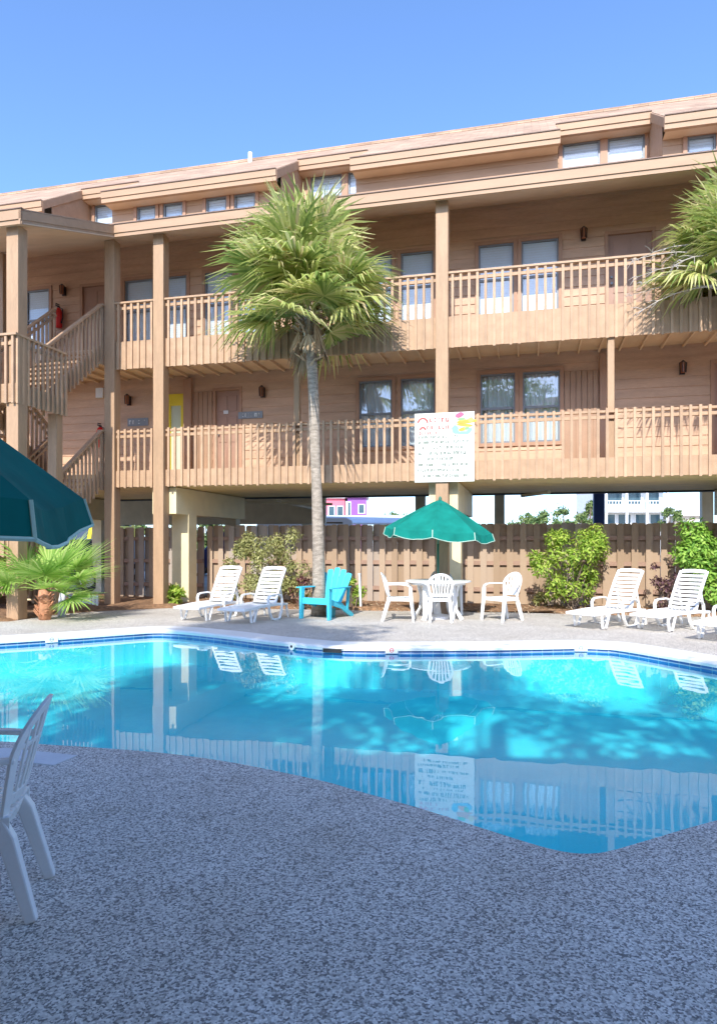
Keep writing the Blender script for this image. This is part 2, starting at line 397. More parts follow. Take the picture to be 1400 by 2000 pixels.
# basin: tile band, plaster wall, sloping floor
nP = len(POOL)
wall, band = MB(), MB()
ZW = -.085
def floor_z(x, y): return -.50 - .10 * max(0, min(1, (x + 2) / 5))
run = 0
inn = offset(POOL, -.03)
for i in range(nP):
    a, b = POOL[i], POOL[(i + 1) % nP]; d = math.dist(a, b)
    band.quad((*a, -.002), (*b, -.002), (*b, -.165), (*a, -.165), [(run, .15), (run + d, .15), (run + d, 0), (run, 0)])
    wall.quad((*a, -.165), (*b, -.165), (*inn[(i + 1) % nP], floor_z(*b)), (*inn[i], floor_z(*a)))
    run += d
structure(band.build('pool_tile_band', M['tile']))
bm = bmesh.new()
vsx = [bm.verts.new((x, y, floor_z(x, y))) for x, y in inn]
e = [bm.edges.new((vsx[i], vsx[(i + 1) % nP])) for i in range(nP)]
bmesh.ops.triangle_fill(bm, edges=e, use_beauty=True)
me = bpy.data.meshes.new('pool_floor'); bm.to_mesh(me); bm.free(); me.materials.append(M['basin'])
o = bpy.data.objects.new('pool_floor', me); COL.objects.link(o); structure(o)
structure(wall.build('pool_wall', M['basin']))
bm = bmesh.new()
vsx = [bm.verts.new((x, y, ZW)) for x, y in POOL]
e = [bm.edges.new((vsx[i], vsx[(i + 1) % nP])) for i in range(nP)]
bmesh.ops.triangle_fill(bm, edges=e, use_beauty=True)
for f in bm.faces:
    f.normal_update()
    if f.normal.z < 0: f.normal_flip()
me = bpy.data.meshes.new('pool_water'); bm.to_mesh(me); bm.free(); me.materials.append(M['water'])
o = bpy.data.objects.new('pool_water', me); COL.objects.link(o); structure(o)
# coping: white rounded lip along the far side
NF = (len(FAR) + len(RIGHT) - 1) * SUB
cop = MB(); prof = [(-.03, -.045), (-.035, -.01), (-.02, .012), (.0, .018), (.40, .018), (.43, .012), (.43, -.01)]
for k in range(0, NF):
    i0 = len(cop.v)
    for j in (k, k + 1):
        t = (Vector(POOL[(j + 1) % nP]) - Vector(POOL[j - 1])).normalized(); nx, ny = -t.y, t.x
        for dd, z in prof: cop.v.append((POOL[j % nP][0] + nx * dd, POOL[j % nP][1] + ny * dd, z))
    m = len(prof)
    for q in range(m - 1): cop.f.append((i0 + q, i0 + m + q, i0 + m + q + 1, i0 + q + 1))
structure(cop.build('pool_coping', M['coping']))
# pale patch of paving by the near pool edge
pv = MB(); pv.prism([(-2.46, 4.50), (-1.91, 4.33), (-1.84, 4.53), (-2.42, 4.70)], -.02, .006)
structure(pv.build('paving_patch', M['pale']))

# ------------------------------------------------------------------ apartment building (local u, v, z)
BO, BA = Vector((1.574, 13.706, 0)), R(-13.657)
def W(u, v, z=0): # building axes to world
    c, s = math.cos(BA), math.sin(BA)
    return Vector((BO.x + u * c - v * s, BO.y + u * s + v * c, z))
B = thing('apartment_building', 'long tan wooden two-deck apartment building raised on posts with railed walkways', 'building', BO, BA)
UL, UR = -16.5, 9.5
WV = 1.45
def lap_wall(mb, u0, u1, z0, z1, v, holes, lap=.2, lip=.016):
    us = sorted({u0, u1} | {min(max(x, u0), u1) for h in holes for x in h[:2]})
    zs = {z0, z1} | {z for h in holes for z in h[2:]}
    z = z0
    laps = []
    while z < z1: laps.append(z); z += lap
    zs = sorted(zs | set(laps))
    zs = [z for i, z in enumerate(zs) if i == 0 or z - zs[i - 1] > 1e-4]
    for i in range(len(us) - 1):
        for j in range(len(zs) - 1):
            um, zm = (us[i] + us[i + 1]) / 2, (zs[j] + zs[j + 1]) / 2
            if any(h[0] < um < h[1] and h[2] < zm < h[3] for h in holes): continue
            def off(zz, k):
                fr = (zz - z0) / lap; base = math.floor((zm - z0) / lap)
                return v - lip * (1 - (fr - base))
            za, zb = zs[j], zs[j + 1]
            mb.quad((us[i], off(za, 0), za), (us[i + 1], off(za, 0), za), (us[i + 1], off(zb, 1), zb), (us[i], off(zb, 1), zb))
            if any(abs(za - l) < 1e-5 for l in laps):
                mb.quad((us[i], v, za), (us[i + 1], v, za), (us[i + 1], v - lip, za), (us[i], v - lip, za))
def window(u0, u1, z0, z1, v, style='blind', rail=True, parent=B):
    f = MB(); t = .035
    f.box(u0, u0 + t, v - .01, v + .06, z0, z1); f.box(u1 - t, u1, v - .01, v + .06, z0, z1)
    f.box(u0 + t, u1 - t, v - .01, v + .06, z1 - t, z1); f.box(u0 + t, u1 - t, v - .01, v + .06, z0, z0 + t)
    if rail: zm = (z0 + z1) / 2; f.box(u0 + t, u1 - t, v + .002, v + .05, zm - .025, zm + .025)
    w = f.build('window', M['wframe'], parent)
    g = MB(); g.box(u0 + t, u1 - t, v + .022, v + .028, z0 + t, z1 - t); g.build('pane', M['glasslow' if style == 'curtain' else 'glass'], w)
    c = MB()
    if style == 'curtain':
        n = 36; zt, zb = z1 - .02, z0 + .02
        P = [(u0 + .01 + (u1 - u0 - .02) * k / n, v + .12 + .022 * math.sin(k * 1.35) + .01 * math.sin(k * .5)) for k in range(n + 1)]
        for k in range(n): c.quad((*P[k], zb), (*P[k + 1], zb), (*P[k + 1], zt), (*P[k], zt))
        c.build('curtain', M['curtain'], w, smooth=True)
    else:
        z = z0 + .02; st = .055
        while z < z1 - .02:
            c.quad((u0 + .03, v + .040, z), (u1 - .03, v + .040, z), (u1 - .03, v + .046, min(z + st, z1 - .02)), (u0 + .03, v + .046, min(z + st, z1 - .02))); z += st
        c.build('blind', M['blind'], w)
    b = MB(); b.quad((u0 - .03, v + .2, z0 - .03), (u1 + .03, v + .2, z0 - .03), (u1 + .03, v + .2, z1 + .03), (u0 - .03, v + .2, z1 + .03))
    k = MB(); q = .075
    k.box(u0 - q, u0 - .002, v - .04, v - .001, z0 - q, z1 + q); k.box(u1 + .002, u1 + q, v - .04, v - .001, z0 - q, z1 + q)
    k.box(u0 - .002, u1 + .002, v - .042, v - .001, z1 + .002, z1 + q); k.box(u0 - .002, u1 + .002, v - .05, v - .001, z0 - q, z0 - .002)
    k.build('window_casing', M['casing'], w)
    return w
M['casing'] = paint('window casing', (0.393, 0.230, 0.148), var=.08)
def door(u0, u1, z0, z1, v, mat=None, knob=True):
    d = MB()
    d.box(u0, u1, v + .03, v + .07, z0, z1)
    w_ = u1 - u0
    for (a, b_) in ((.12, .46), (.54, .88)):
        for (c, e_) in ((.08, .34), (.40, .70), (.76, .94)):
            d.box(u0 + w_ * a, u0 + w_ * b_, v + .018, v + .031, z0 + (z1 - z0) * c, z0 + (z1 - z0) * e_)
    o = d.build('door', mat or M['door'], B, bevel=.004)
    j = MB(); q = .07
    j.box(u0 - q, u0, v - .025, v + .07, z0, z1 + q); j.box(u1, u1 + q, v - .025, v + .07, z0, z1 + q); j.box(u0, u1, v - .025, v + .07, z1, z1 + q)
    j.build('door_frame', M['casing'], o)
    if knob:
        h = MB(); h.tube([(u0 + .07, v + .03, z0 + 1.0), (u0 + .07, v - .03, z0 + 1.0)], [.012, .028], 8); h.tube([(u0 + .07, v + .03, z0 + 1.14), (u0 + .07, v + .012, z0 + 1.14)], .028, 8)
        h.build('handle', M['wframe'], o)
    return o
F1, F2 = 2.97, 5.77
ho, up, lo = [], [], []
UPW = [(-11.55, -10.85), (-10.68, -10.0), (-7.86, -7.09), (-6.93, -6.2), (-5.72, -5.02), (-4.86, -4.16), (-1.95, -1.2), (-1.0, -.28), (.7, 1.44), (1.6, 2.36), (5.03, 5.68), (5.85, 6.5)]
LOW = [(-1.95, -1.2), (-1.0, -.25), (.74, 1.47), (1.63, 2.39), (6.3, 7.0)]
UPD = [(-9.05, -8.2), (3.35, 4.2), (-3.6, -2.75)]
LOD = [(-5.45, -4.85), (5.36, 6.2)]
up = [(a, b, 6.30, 7.82) for a, b in UPW] + [(a, b, F2, 7.78) for a, b in UPD]
lo = [(a, b, 3.54, 5.03) for a, b in LOW] + [(a, b, F1, 5.0) for a, b in LOD] + [(-6.70, -6.27, F1, 4.98)]
mb = MB(); lap_wall(mb, UL, UR, F1, 5.32, WV, lo); lap_wall(mb, UL, UR, F2, 8.95, WV, up)
mb.quad((UL, WV, 5.32), (UR, WV, 5.32), (UR, WV, F2), (UL, WV, F2))
mb.quad((UL, WV, F1), (UL, WV, 9), (UL, 8.4, 9), (UL, 8.4, F1)); mb.quad((UR, WV, F1), (UR, 8.4, F1), (UR, 8.4, 9), (UR, WV, 9)); mb.quad((UL, 8.4, F1), (UL, 8.4, 9.2), (UR, 8.4, 9.2), (UR, 8.4, F1))
mb.build('wall', M['siding'], B)
mb = MB(); mb.quad((UL, WV + .28, F1), (UR, WV + .28, F1), (UR, WV + .28, 9.0), (UL, WV + .28, 9.0)); mb.build('inner_wall', M['greywall'], B)
for a, b in UPW: window(a, b, 6.30, 7.82, WV, 'blind')
for a, b in LOW: window(a, b, 3.54, 5.03, WV, 'curtain')
for a, b in UPD: door(a, b, F2, 7.78, WV)
for a, b in LOD: door(a, b, F1, 5.0, WV)
# yellow framed door with a pale panel
yd = MB(); yd.box(-6.70, -6.62, WV - .03, WV + .05, F1, 4.98); yd.box(-6.35, -6.27, WV - .03, WV + .05, F1, 4.98); yd.box(-6.62, -6.35, WV - .03, WV + .05, 4.70, 4.98)
yo = yd.build('door', M['yellow'], B); yo['label'] = 'narrow yellow door with a pale panel'
yp = MB(); yp.box(-6.62, -6.35, WV, WV + .04, F1, 4.70); yp.build('door_panel', M['palegreen'], yo)
# vertical board panels beside the windows of the lower deck
for (a, b) in ((-6.0, -5.53), (2.48, 3.16)):
    p = MB(); n = max(3, round((b - a) / .115)); w_ = (b - a) / n
    p.box(a, b, WV - .024, WV - .003, F1, 5.0)
    for k in range(n): p.box(a + k * w_ + .008, a + (k + 1) * w_ - .008, WV - .042, WV - .024, F1, 4.99)
    p.build('board_panel', M['panel'], B)
for (a, b) in ((-6.25, -6.05), (3.18, 3.34), (-12.3, -12.1)):
    p = MB(); p.box(a, b, WV - .10, WV - .017, F1, 5.31); p.build('wall_pilaster', M['casing'], B)
# wall lamps
def lamp(u, z):
    p = MB(); p.box(u - .05, u + .05, WV - .05, WV - .017, z - .12, z + .10)
    o = p.build('wall_lamp', M['lampmetal'], B)
    t = MB(); t.tube([(u, WV - .12, z + .15), (u, WV - .12, z + .10), (u, WV - .12, z + .10)], [.012, .066, .068], 8); t.tube([(u, WV - .12, z - .10), (u, WV - .12, z - .10)], [.04, .055], 8)
    for k in range(6):
        a = k * math.pi / 3; t.tube([(u + .055 * math.cos(a), WV - .12 + .055 * math.sin(a), z - .10), (u + .066 * math.cos(a), WV - .12 + .066 * math.sin(a), z + .1)], .009, 4)
    t.build('lamp_cage', M['lampmetal'], o)
    g = MB(); g.tube([(u, WV - .12, z - .10), (u, WV - .12, z + .1)], [.043, .053], 8); g.build('lamp_glass', M['lampglass'], o)
for u, z in ((2.86, 7.82), (-9.56, 7.72), (4.76, 4.92), (-4.25, 4.9), (-7.74, 4.88)): lamp(u, z)
# name plates on the lower wall and a number plate on the door
def strokes(mb, x0, x1, z0, z1, v, seed, th=.0035):
    """a line of lettering too far off to read: short strokes in letter-sized cells"""
    r = random.Random(seed); x = x0; h = z1 - z0
    while x < x1 - h * .5:
        w_ = h * r.uniform(.6, .9)
        if r.random() < .16: x += h * .55; continue
        s = h * .27
        for q in range(r.choice((2, 3, 3))):
            kind = r.randrange(4)
            if kind == 0: mb.box(x, x + s, v - th, v, z0, z1)
            elif kind == 1: mb.box(x + s, x + w_ - s, v - th * 1.4, v, z1 - s, z1)
            elif kind == 2: mb.box(x + w_ - s, x + w_, v - th * 1.8, v, z0, z1)
            else: mb.box(x + s, x + w_ - s, v - th * 2.2, v, z0, z0 + s)
        x += w_ + h * .18
for nm, a, b, z0, z1, lab in (('name_plate', -7.78, -7.22, 4.25, 4.44, 'grey lettered plate on the lower wall under the lamp beside the staircase'), ('name_plate', -4.87, -4.26, 4.31, 4.47, 'grey lettered plate on the lower wall right of the brown door')):
    t = thing(nm, lab, 'sign', W((a + b) / 2, WV - .02, (z0 + z1) / 2), BA, 'grey plates on the lower wall')
    p = MB(); hw, hh = (b - a) / 2, (z1 - z0) / 2; p.box(-hw, hw, -.012, 0, -hh, hh); p.build('plate', M['wframe'], t)
    s = MB(); strokes(s, -hw * .85, hw * .85, -hh * .5, hh * .5, -.0125, int(a * 10)); s.build('lettering', M['pale'], t)
t = MB(); t.box(-.06, .06, -.012, 0, -.04, .04); o = t.build('number_plate', M['pale'], B); o.location = (-5.2, WV + .015, 4.49)
# fire extinguishers
def extinguisher(u, v, z, lab):
    t = thing('fire_extinguisher', lab, 'fire extinguisher', W(u, v, z), BA, 'red fire extinguishers by the stairs')
    b = MB(); b.tube([(0, 0, 0), (0, 0, .02), (0, 0, .40), (0, 0, .47), (0, 0, .50)], [.075, .09, .09, .06, .025], 14); b.build('cylinder', M['red'], t, smooth=True)
    h = MB(); h.box(-.012, .012, -.11, .05, .52, .545); h.box(-.012, .012, -.10, .03, .565, .585); h.box(-.02, .02, -.02, .02, .495, .525); h.build('valve_handle', M['black'], t)
    s = MB(); s.tube([(.02, 0, .51), (.12, 0, .46), (.125, 0, .25), (.10, -.02, .1)], [.012, .012, .014, .02], 6); s.build('hose', M['black'], t)
extinguisher(-9.66, WV - .12, 6.78, 'red fire extinguisher on the upper deck wall beside the staircase')
extinguisher(-8.48, WV - .12, 3.75, 'red fire extinguisher on the lower deck behind the stair post')
t = MB(); t.box(-8.62, -8.42, WV - .1, WV - .017, 4.98, 5.22); tag(t.build('junction_box', M['pale'], B))

# decks and their undersides
mb = MB(); mb.box(UL, UR, .045, 4.0, 2.64, 2.94); mb.build('lower_deck', M['slab'], B)
mb = MB(); mb.box(UL, UR, 4.0, 8.4, 2.96, 3.1); mb.build('floor_slab', M['slab'], B)
mb = MB(); mb.box(UL, UR, 4.0, 4.15, 2.60, 2.95); mb.build('rear_beam', M['darkbeam'], B)
mb = MB(); mb.box(UL, UR, .045, WV, 5.42, 5.76)
u = UL + .2
while u < UR: mb.box(u, u + .04, .045, WV - .02, 5.355, 5.42); u += .405
mb.build('upper_deck', M['soffit'], B)
# railings: fascia boards behind, balusters in front, two rails
def railing(u0, u1, zt, zb0, zb1, over, parent=B, v=0.0):
    f = MB(); f.box(u0, u1, v, v + .04, zb0 + .02, zb1)
    o = f.build('railing', M['rail'], parent)
    b = MB(); n = round((u1 - u0) / .158); st = (u1 - u0) / n; rr = random.Random(int(u0 * 100))
    for k in range(n):
        c = u0 + st * (k + .5) + rr.uniform(-.004, .004); b.box(c - .025, c + .025, v - .042 + rr.uniform(-.003, .003), v - .001, zb0 + rr.uniform(-.012, .012), zt + over + rr.uniform(-.006, .006))
    b.build('balusters', M['rail'], o)
    r = MB(); r.box(u0, u1, v + .001, v + .05, zt - .16, zt - .10)
    if over < 0: r.box(u0, u1, v - .06, v + .08, zt - .038, zt)
    else: r.box(u0, u1, v + .001, v + .09, zt - .045, zt)
    r.build('hand_rail', M['rail'], o)
    return o
POSTS = [-7.3, -6.08, .09, 6.26]
for i in range(len(POSTS) - 1):
    a, b = POSTS[i] + .125, POSTS[i + 1] - .125
    railing(a, b, 6.74, 5.24, 5.87, -.03)
    railing(a, b, 3.89, 2.62, 3.0, .022)
railing(6.385, UR, 6.74, 5.24, 5.87, -.03); railing(6.385, UR, 3.89, 2.62, 3.0, .022)
for (a, b) in ((UL, -10.3),): railing(a, b, 6.74, 5.24, 5.87, -.03); railing(a, b, 3.89, 2.62, 3.0, .022)
def post(u, v, z0, z1, w_=.25, mat=None):
    p = MB(); p.box(u - w_ / 2, u + w_ / 2, v - w_ / 2, v + w_ / 2, z0, z1); return p.build('post', mat or M['post'], B, bevel=.012)
ROOF_LO = .345
def zlow(v): return 8.31 + (v + .35) * ROOF_LO        # top of the lower roof plane
for u in POSTS: post(u, .02 if u != -7.3 else .05, 0, zlow(-.1) - .26)
for u in (-7.33, -10.2): post(u, -2.9, 0, zlow(-3.0) - .25)
post(-10.2, .05, 0, zlow(-.1) - .26); post(-14, .05, 0, zlow(-.1) - .26)
for u in (-2.97, 3.25, 8.5): post(u, .12, 2.95, 5.28, .125)
# cream beams and columns under the building
for u in POSTS + [-10.2, -14]:
    b = MB(); b.box(u - .29, u + .29, .16, 3.98, 2.04, 2.62); o = b.build('beam', M['stucco'], B)
    if u == -7.3: bpy.data.objects.remove(o); continue
    c = MB(); c.box(u - .12, u + .30, .72, 1.12, -.03, 2.04); c.build('column', M['stucco'], B)
    c = MB(); c.box(u - .15, u + .15, 3.7, 3.98, -.03, 2.04); c.build('column', M['greywall'], B)
for u, m_ in ((3.80, 'blue'), (6.75, 'greywall'), (.9, 'greywall'), (-1.55, 'greywall'), (-5.3, 'greywall')):
    c = MB(); c.box(u - .15, u + .15, 7.9, 8.2, -.03, 2.96); c.build('column', M[m_], B)
s = MB(); s.box(-15, -4.45, 7.2, 7.35, 2.0, 2.955); s.build('rear_apron', M['greywall'], B)
for a, b in (((-5.6, 3.6, 2.48), (-3.2, 3.6, 2.40)), ((-4.6, 3.2, 2.50), (-4.55, 7.0, 2.42)), ((1.6, 3.3, 2.52), (2.2, 2.2, 2.52))): s = MB(); s.tube([a, b], .04, 6); s.build('pipe', M['greywall'], B)

# lower roof: porch over the upper deck, carried forward over the stairs
def roof_slab(mb, u0, u1, v0, v1, fn, th, uvs=True):
    a, b, c, d = (u0, v0, fn(v0)), (u1, v0, fn(v0)), (u1, v1, fn(v1)), (u0, v1, fn(v1))
    L = math.hypot(v1 - v0, fn(v1) - fn(v0))
    mb.quad(a, b, c, d, [(u0, 0), (u1, 0), (u1, L), (u0, L)])
    def dn(p): return (p[0], p[1], p[2] - th)
    mb.quad(dn(d), dn(c), dn(b), dn(a)); mb.quad(dn(a), dn(b), b, a); mb.quad(dn(b), dn(c), c, b); mb.quad(dn(c), dn(d), d, c); mb.quad(dn(d), dn(a), a, d)
TU0, TU1 = -10.5, -7.0
pr = MB(); roof_slab(pr, UL, UR, -.30, 2.2, zlow, .035); roof_slab(pr, TU0, TU1, -3.15, -.30, zlow, .035)
po = pr.build('porch_roof', M['shingle'], B)
so = MB(); roof_slab(so, TU1, UR, -.28, 1.6, lambda v: zlow(v) - .245, .02); roof_slab(so, UL, TU0, -.28, 1.6, lambda v: zlow(v) - .245, .02); roof_slab(so, TU0 + .01, TU1 - .01, -3.12, 1.6, lambda v: zlow(v) - .245, .02)
so.build('soffit', M['soffit'], po)
fa = MB()
def eave(mb, u0, u1, v, zt):
    mb.box(u0, u1, v - .05, v, zt - .19, zt - .012); mb.box(u0, u1, v - .028, v + .002, zt - .27, zt - .192)
eave(fa, TU1 - .05, UR, -.30, zlow(-.30)); eave(fa, UL, TU0, -.30, zlow(-.30)); eave(fa, TU0, TU1, -3.15, zlow(-3.15))
for u in (TU1, TU0):
    a = (-3.20, -.32)
    for (o_, t0, t1, th) in ((0, .012, .19, .05), (.012, .192, .27, .03)):
        uu = u - o_ if u == TU1 else u + o_
        x0, x1 = (uu - th, uu) if u == TU1 else (uu, uu + th)
        i = len(fa.v)
        for x in (x0, x1):
            for v_, z_ in ((a[0], -t1), (a[1], -t1), (a[1], -t0), (a[0], -t0)): fa.v.append((x, v_, zlow(v_) + z_))
        fa.f += [tuple(i + k for k in q) for q in ((0, 1, 2, 3), (7, 6, 5, 4), (0, 4, 5, 1), (1, 5, 6, 2), (2, 6, 7, 3), (3, 7, 4, 0))]
fa.build('fascia', M['fascia'], po)
ed = MB(); ed.box(TU1 - .06, UR, -.37, -.30, zlow(-.3) - .010, zlow(-.3) + .006); ed.box(UL, TU0, -.37, -.30, zlow(-.3) - .010, zlow(-.3) + .006); ed.box(TU0 - .02, TU1 + .02, -3.22, -3.15, zlow(-3.15) - .010, zlow(-3.15) + .006)
ed.build('roof_edge', M['rooftrim'], po)

# clerestory and main roof: stretches that come forward and recesses between them
SL = .66
def zup(v): return 9.25 + v * SL
RIDGE = 3.6
REC = [(-14.7, -13.0), (-9.1, -7.5), (-3.42, -1.76), (2.30, 4.2), (7.9, 9.5)]
cuts = sorted({UL, UR} | {x for r in REC for x in r})
VF, VR = .35, 1.85
CW = [(-6.86, -6.39), (-6.2, -5.72), (-5.16, -4.67), (-4.49, -4.0), (4.63, 5.12), (5.3, 5.78), (6.3, 6.8)]
RW = [(-8.97, -8.36), (-8.2, -7.6), (-3.22, -2.46), (-2.31, -1.85), (2.46, 3.23), (3.38, 4.12), (8.05, 8.7)]
rf, fa, ed, sf = MB(), MB(), MB(), MB()
for a, b in zip(cuts[:-1], cuts[1:]):
    rec = any(r[0] <= a and b <= r[1] for r in REC)
    ve = 1.5 if rec else 0.0; vw = ve + .35
    roof_slab(rf, a, b, ve, RIDGE, zup, .04)
    x0, x1 = (a + .002, b - .002) if rec else (a - .03, b + .03)
    fa.box(x0, x1, ve - .05, ve, zup(ve) - .15, zup(ve) - .012); fa.box(x0, x1, ve - .028, ve + .06, zup(ve) - .25, zup(ve) - .152)
    ed.box(x0, x1, ve - .07, ve - .002, zup(ve) - .010, zup(ve) + .007)
    sf.quad((a, ve, zup(ve) - .245), (b, ve, zup(ve) - .245), (b, vw + .02, zup(ve) - .245), (a, vw + .02, zup(ve) - .245))
    hs = [(p, q, 9.47, 10.0) for p, q in RW if a < p < b] if rec else [(p, q, 8.66, 9.0) for p, q in CW if a < p < b]
    cw = MB(); lap_wall(cw, a, b, 8.45 if not rec else 8.95, zup(ve) - .24, vw, hs, .22, .01); cw.build('clerestory_wall', M['fascia'], B)
    for h in hs: window(h[0], h[1], h[2], h[3], vw, 'blind', False)
    if not rec:                                          # cheeks and rake boards where a forward stretch ends
        for u, s_ in ((a, -1), (b, 1)):
            if u in (UL, UR): continue
            ck = MB(); ck.poly([(u, VF, 8.45), (u, VR + .1, 8.95), (u, VR + .1, zup(VR + .1) - .04), (u, VF, zup(VF) - .04)]); ck.build('cheek_wall', M['fascia'], B)
            i = len(fa.v); xa, xb = (u + .002 * s_, u + .035 * s_)
            for x in (xa, xb):
                for v_, t_ in ((.0, .20), (1.5, .20), (1.5, .012), (.0, .012)): fa.v.append((x, v_ + (.0015 if v_ == 0 else 0), zup(v_) - t_))
            fa.f += [tuple(i + k for k in q) for q in ((0, 1, 2, 3), (7, 6, 5, 4), (0, 4, 5, 1), (1, 5, 6, 2), (2, 6, 7, 3), (3, 7, 4, 0))]
back = lambda v: zup(RIDGE) - (v - RIDGE) * .55
roof_slab(rf, UL, UR, RIDGE, 8.8, back, .04)
rf.box(UL, UR, RIDGE - .09, RIDGE + .09, zup(RIDGE) - .05, zup(RIDGE) + .02)
ro = rf.build('roof', M['shingle'], B)
fa.build('fascia', M['fascia'], ro); ed.build('roof_edge', M['rooftrim'], ro); sf.build('soffit', M['soffit'], ro)

for u, v in ((-5.35, 3.3),):
    vp = MB(); vp.tube([(u, v, zup(v) - .05), (u, v, zup(v) + .24)], .055, 10); vp.build('vent_pipe', M['white'], ro)

# stair tower: switchback flights with railed landings
ST = MB()
def flight(name, u0, u1, va, za, vb, zb, sides):
    """va,za is the upper end; steps with closed stringers, slatted railing on the given sides"""
    n = 8; f = MB()
    for k in range(n):
        t0, t1 = k / n, (k + 1) / n
        v0, v1 = va + (vb - va) * t0, va + (vb - va) * t1; z = za + (zb - za) * (k + 1) / (n + 1)
        f.box(u0 + .045, u1 - .045, min(v0, v1) - .015, max(v0, v1) + .015, z - .045, z)
    o = f.build(name, M['trim'], B)
    s = MB()
    for u in (u0, u1):
        i = len(s.v)
        for x in (u - .02, u + .02):
            for v_, z_ in ((va, za), (vb, zb)): s.v += [(x, v_, z_ - .32), (x, v_, z_ + .03)]
        s.f += [tuple(i + k for k in q) for q in ((0, 1, 3, 2), (6, 7, 5, 4), (0, 4, 5, 1), (2, 3, 7, 6), (1, 5, 7, 3), (0, 2, 6, 4))]
    s.build('stringer', M['trim'], o)
    for u, sg in sides:
        b = MB(); m = round(abs(vb - va) / .135)
        for k in range(m + 1):
            v_ = va + (vb - va) * k / m; z_ = za + (zb - za) * k / m
            b.box(u + sg * .022, u + sg * .06, v_ - .022, v_ + .022, z_ - .40, z_ + .90)
        b.build('balusters', M['rail'], o)
        r = MB(); r.sweep([(u + sg * .04, va, za + .92), (u + sg * .04, vb, zb + .92)], .10, .04, (1, 0, 0)); r.sweep([(u + sg * .005, va, za + .78), (u + sg * .005, vb, zb + .78)], .03, .05, (1, 0, 0))
        r.build('hand_rail', M['rail'], o)
    return o
def landing(u0, u1, v0, v1, z, front=True, right=True, vr=None):
    f = MB(); f.box(u0, u1, v0, v1, z - .10, z); f.box(u0, u1, v0 - .03, v0, z - .32, z + .02); f.box(u1, u1 + .035, v0 - .03, v1, z - .32, z + .02)
    o = f.build('stair_landing', M['trim'], B)
    b, r = MB(), MB()
    n = round((u1 - u0) / .15)
    for k in range(n + 1):
        u = u0 + (u1 - u0) * k / n; b.box(u - .024, u + .024, v0 - .072, v0 - .031, z - .34, z + .88)
    r.box(u0, u1 + .09, v0 - .09, v0 + .03, z + .88, z + .92); r.box(u0, u1, v0 - .03, v0 + .01, z + .72, z + .78)
    n = round((v1 - v0) / .14)
    for k in range(n + 1):
        v = v0 + (v1 - v0) * k / n; b.box(u1 + .036, u1 + .076, v - .024, v + .024, z - .34, z + .88)
    r.box(u1 - .03, u1 + .09, v0 + .031, v1, z + .88, z + .92); r.box(u1 + .002, u1 + .034, v0, v1, z + .72, z + .78)
    b.build('balusters', M['rail'], o); r.build('hand_rail', M['rail'], o)
    return o
flight('stair_flight', -8.62, -7.52, -.12, F2, -2.0, 4.28, ((-7.52, 1), (-8.62, -1)))
flight('stair_flight', -9.85, -8.75, -.12, F1, -2.0, 4.28, ((-8.75, 1),))
landing(-9.9, -7.27, -3.02, -1.68, 4.26)
flight('stair_flight', -8.62, -7.52, -.12, F1, -2.0, 1.50, ((-7.52, 1), (-8.62, -1)))
flight('stair_flight', -9.85, -8.75, -.2, 0.03, -2.0, 1.50, ((-8.75, 1),))
landing(-9.9, -7.47, -3.02, -1.72, 1.48)
post(-7.38, -1.78, 0, 3.95, .2); post(-9.8, -1.78, 0, 3.95, .2)
# short level rail from the stair head to the post on each deck
for z in (F1, F2):
    b = MB(); r = MB()
    for k in range(2): b.box(-7.50, -7.46, -.06 + k * .13, -.02 + k * .13, z - .4, z + .9)
    r.box(-7.56, -7.42, -.14, .10, z + .9, z + .94)
    o = b.build('stair_head_rail', M['rail'], B); r.build('hand_rail', M['rail'], o)

# ------------------------------------------------------------------ wooden fence (shadow box, boards on both sides of the rails)
def fence(u0, u1, v, label, zt=1.82, seed=1):
    t = thing('wooden_fence', label, 'fence', W(u0, v), BA, 'wooden fences behind the planting bed')
    L = u1 - u0; r = random.Random(seed)
    fr, bk, ra = MB(), MB(), MB()
    x = 0; k = 0
    while x < L - .05:
        w_ = min(.143, L - x); 
        mbx, yy = (fr, -.062) if k % 2 == 0 else (bk, .022)
        zz = zt + r.uniform(-.015, .012); q = .03
        xa, xb = x + .004, x + w_ - .004; tl = r.uniform(-.004, .004)
        if k % 2: xa -= .02; xb += .02
        i = len(mbx.v); P = [(xa, .05), (xb, .05), (xb + tl, zz - q), (xb - q + tl, zz), (xa + q + tl, zz), (xa + tl, zz - q)]
        for y in (yy, yy + .018): mbx.v += [(a, y, b) for a, b in P]
        n = 6; mbx.f.append(tuple(i + j for j in range(n))); mbx.f.append(tuple(i + n + j for j in reversed(range(n))))
        for j in range(n): mbx.f.append((i + j, i + n + j, i + n + (j + 1) % n, i + (j + 1) % n))
        x += w_; k += 1
    for z in (.36, .95, 1.50): ra.box(0, L, -.043, .021, z - .045, z + .045)
    fr.build('front_boards', M['fence'], t); bk.build('rear_boards', M['fence'], t); ra.build('rails', M['fencedark'], t)
    x = 0
    while x <= L:
        p = MB(); p.box(x, x + .09, .041, .13, -.03, 1.75); p.build('fence_post', M['fencedark'], t); x += 2.4
fence(-5.87, 9.4, 1.9, 'long weathered board fence behind the loungers and table')
fence(-8.3, -6.0, 1.9, 'short greyish fence stretch between the two left building posts', 1.78, 5)
# low white edging fence by the left post
t = thing('edging_fence', 'low white picket edging beside the small fan palm', 'fence', W(-8.1, -.35), BA)
p = MB()
for k in range(9): p.prism([(k * .085 - .03, -.008), (k * .085 + .03, -.008), (k * .085 + .03, .008), (k * .085 - .03, .008)], 0, .26)
p.box(-.03, .71, .009, .022, .06, .09); p.box(-.03, .71, .009, .022, .18, .21); p.build('pickets', M['whiteflat'], t)

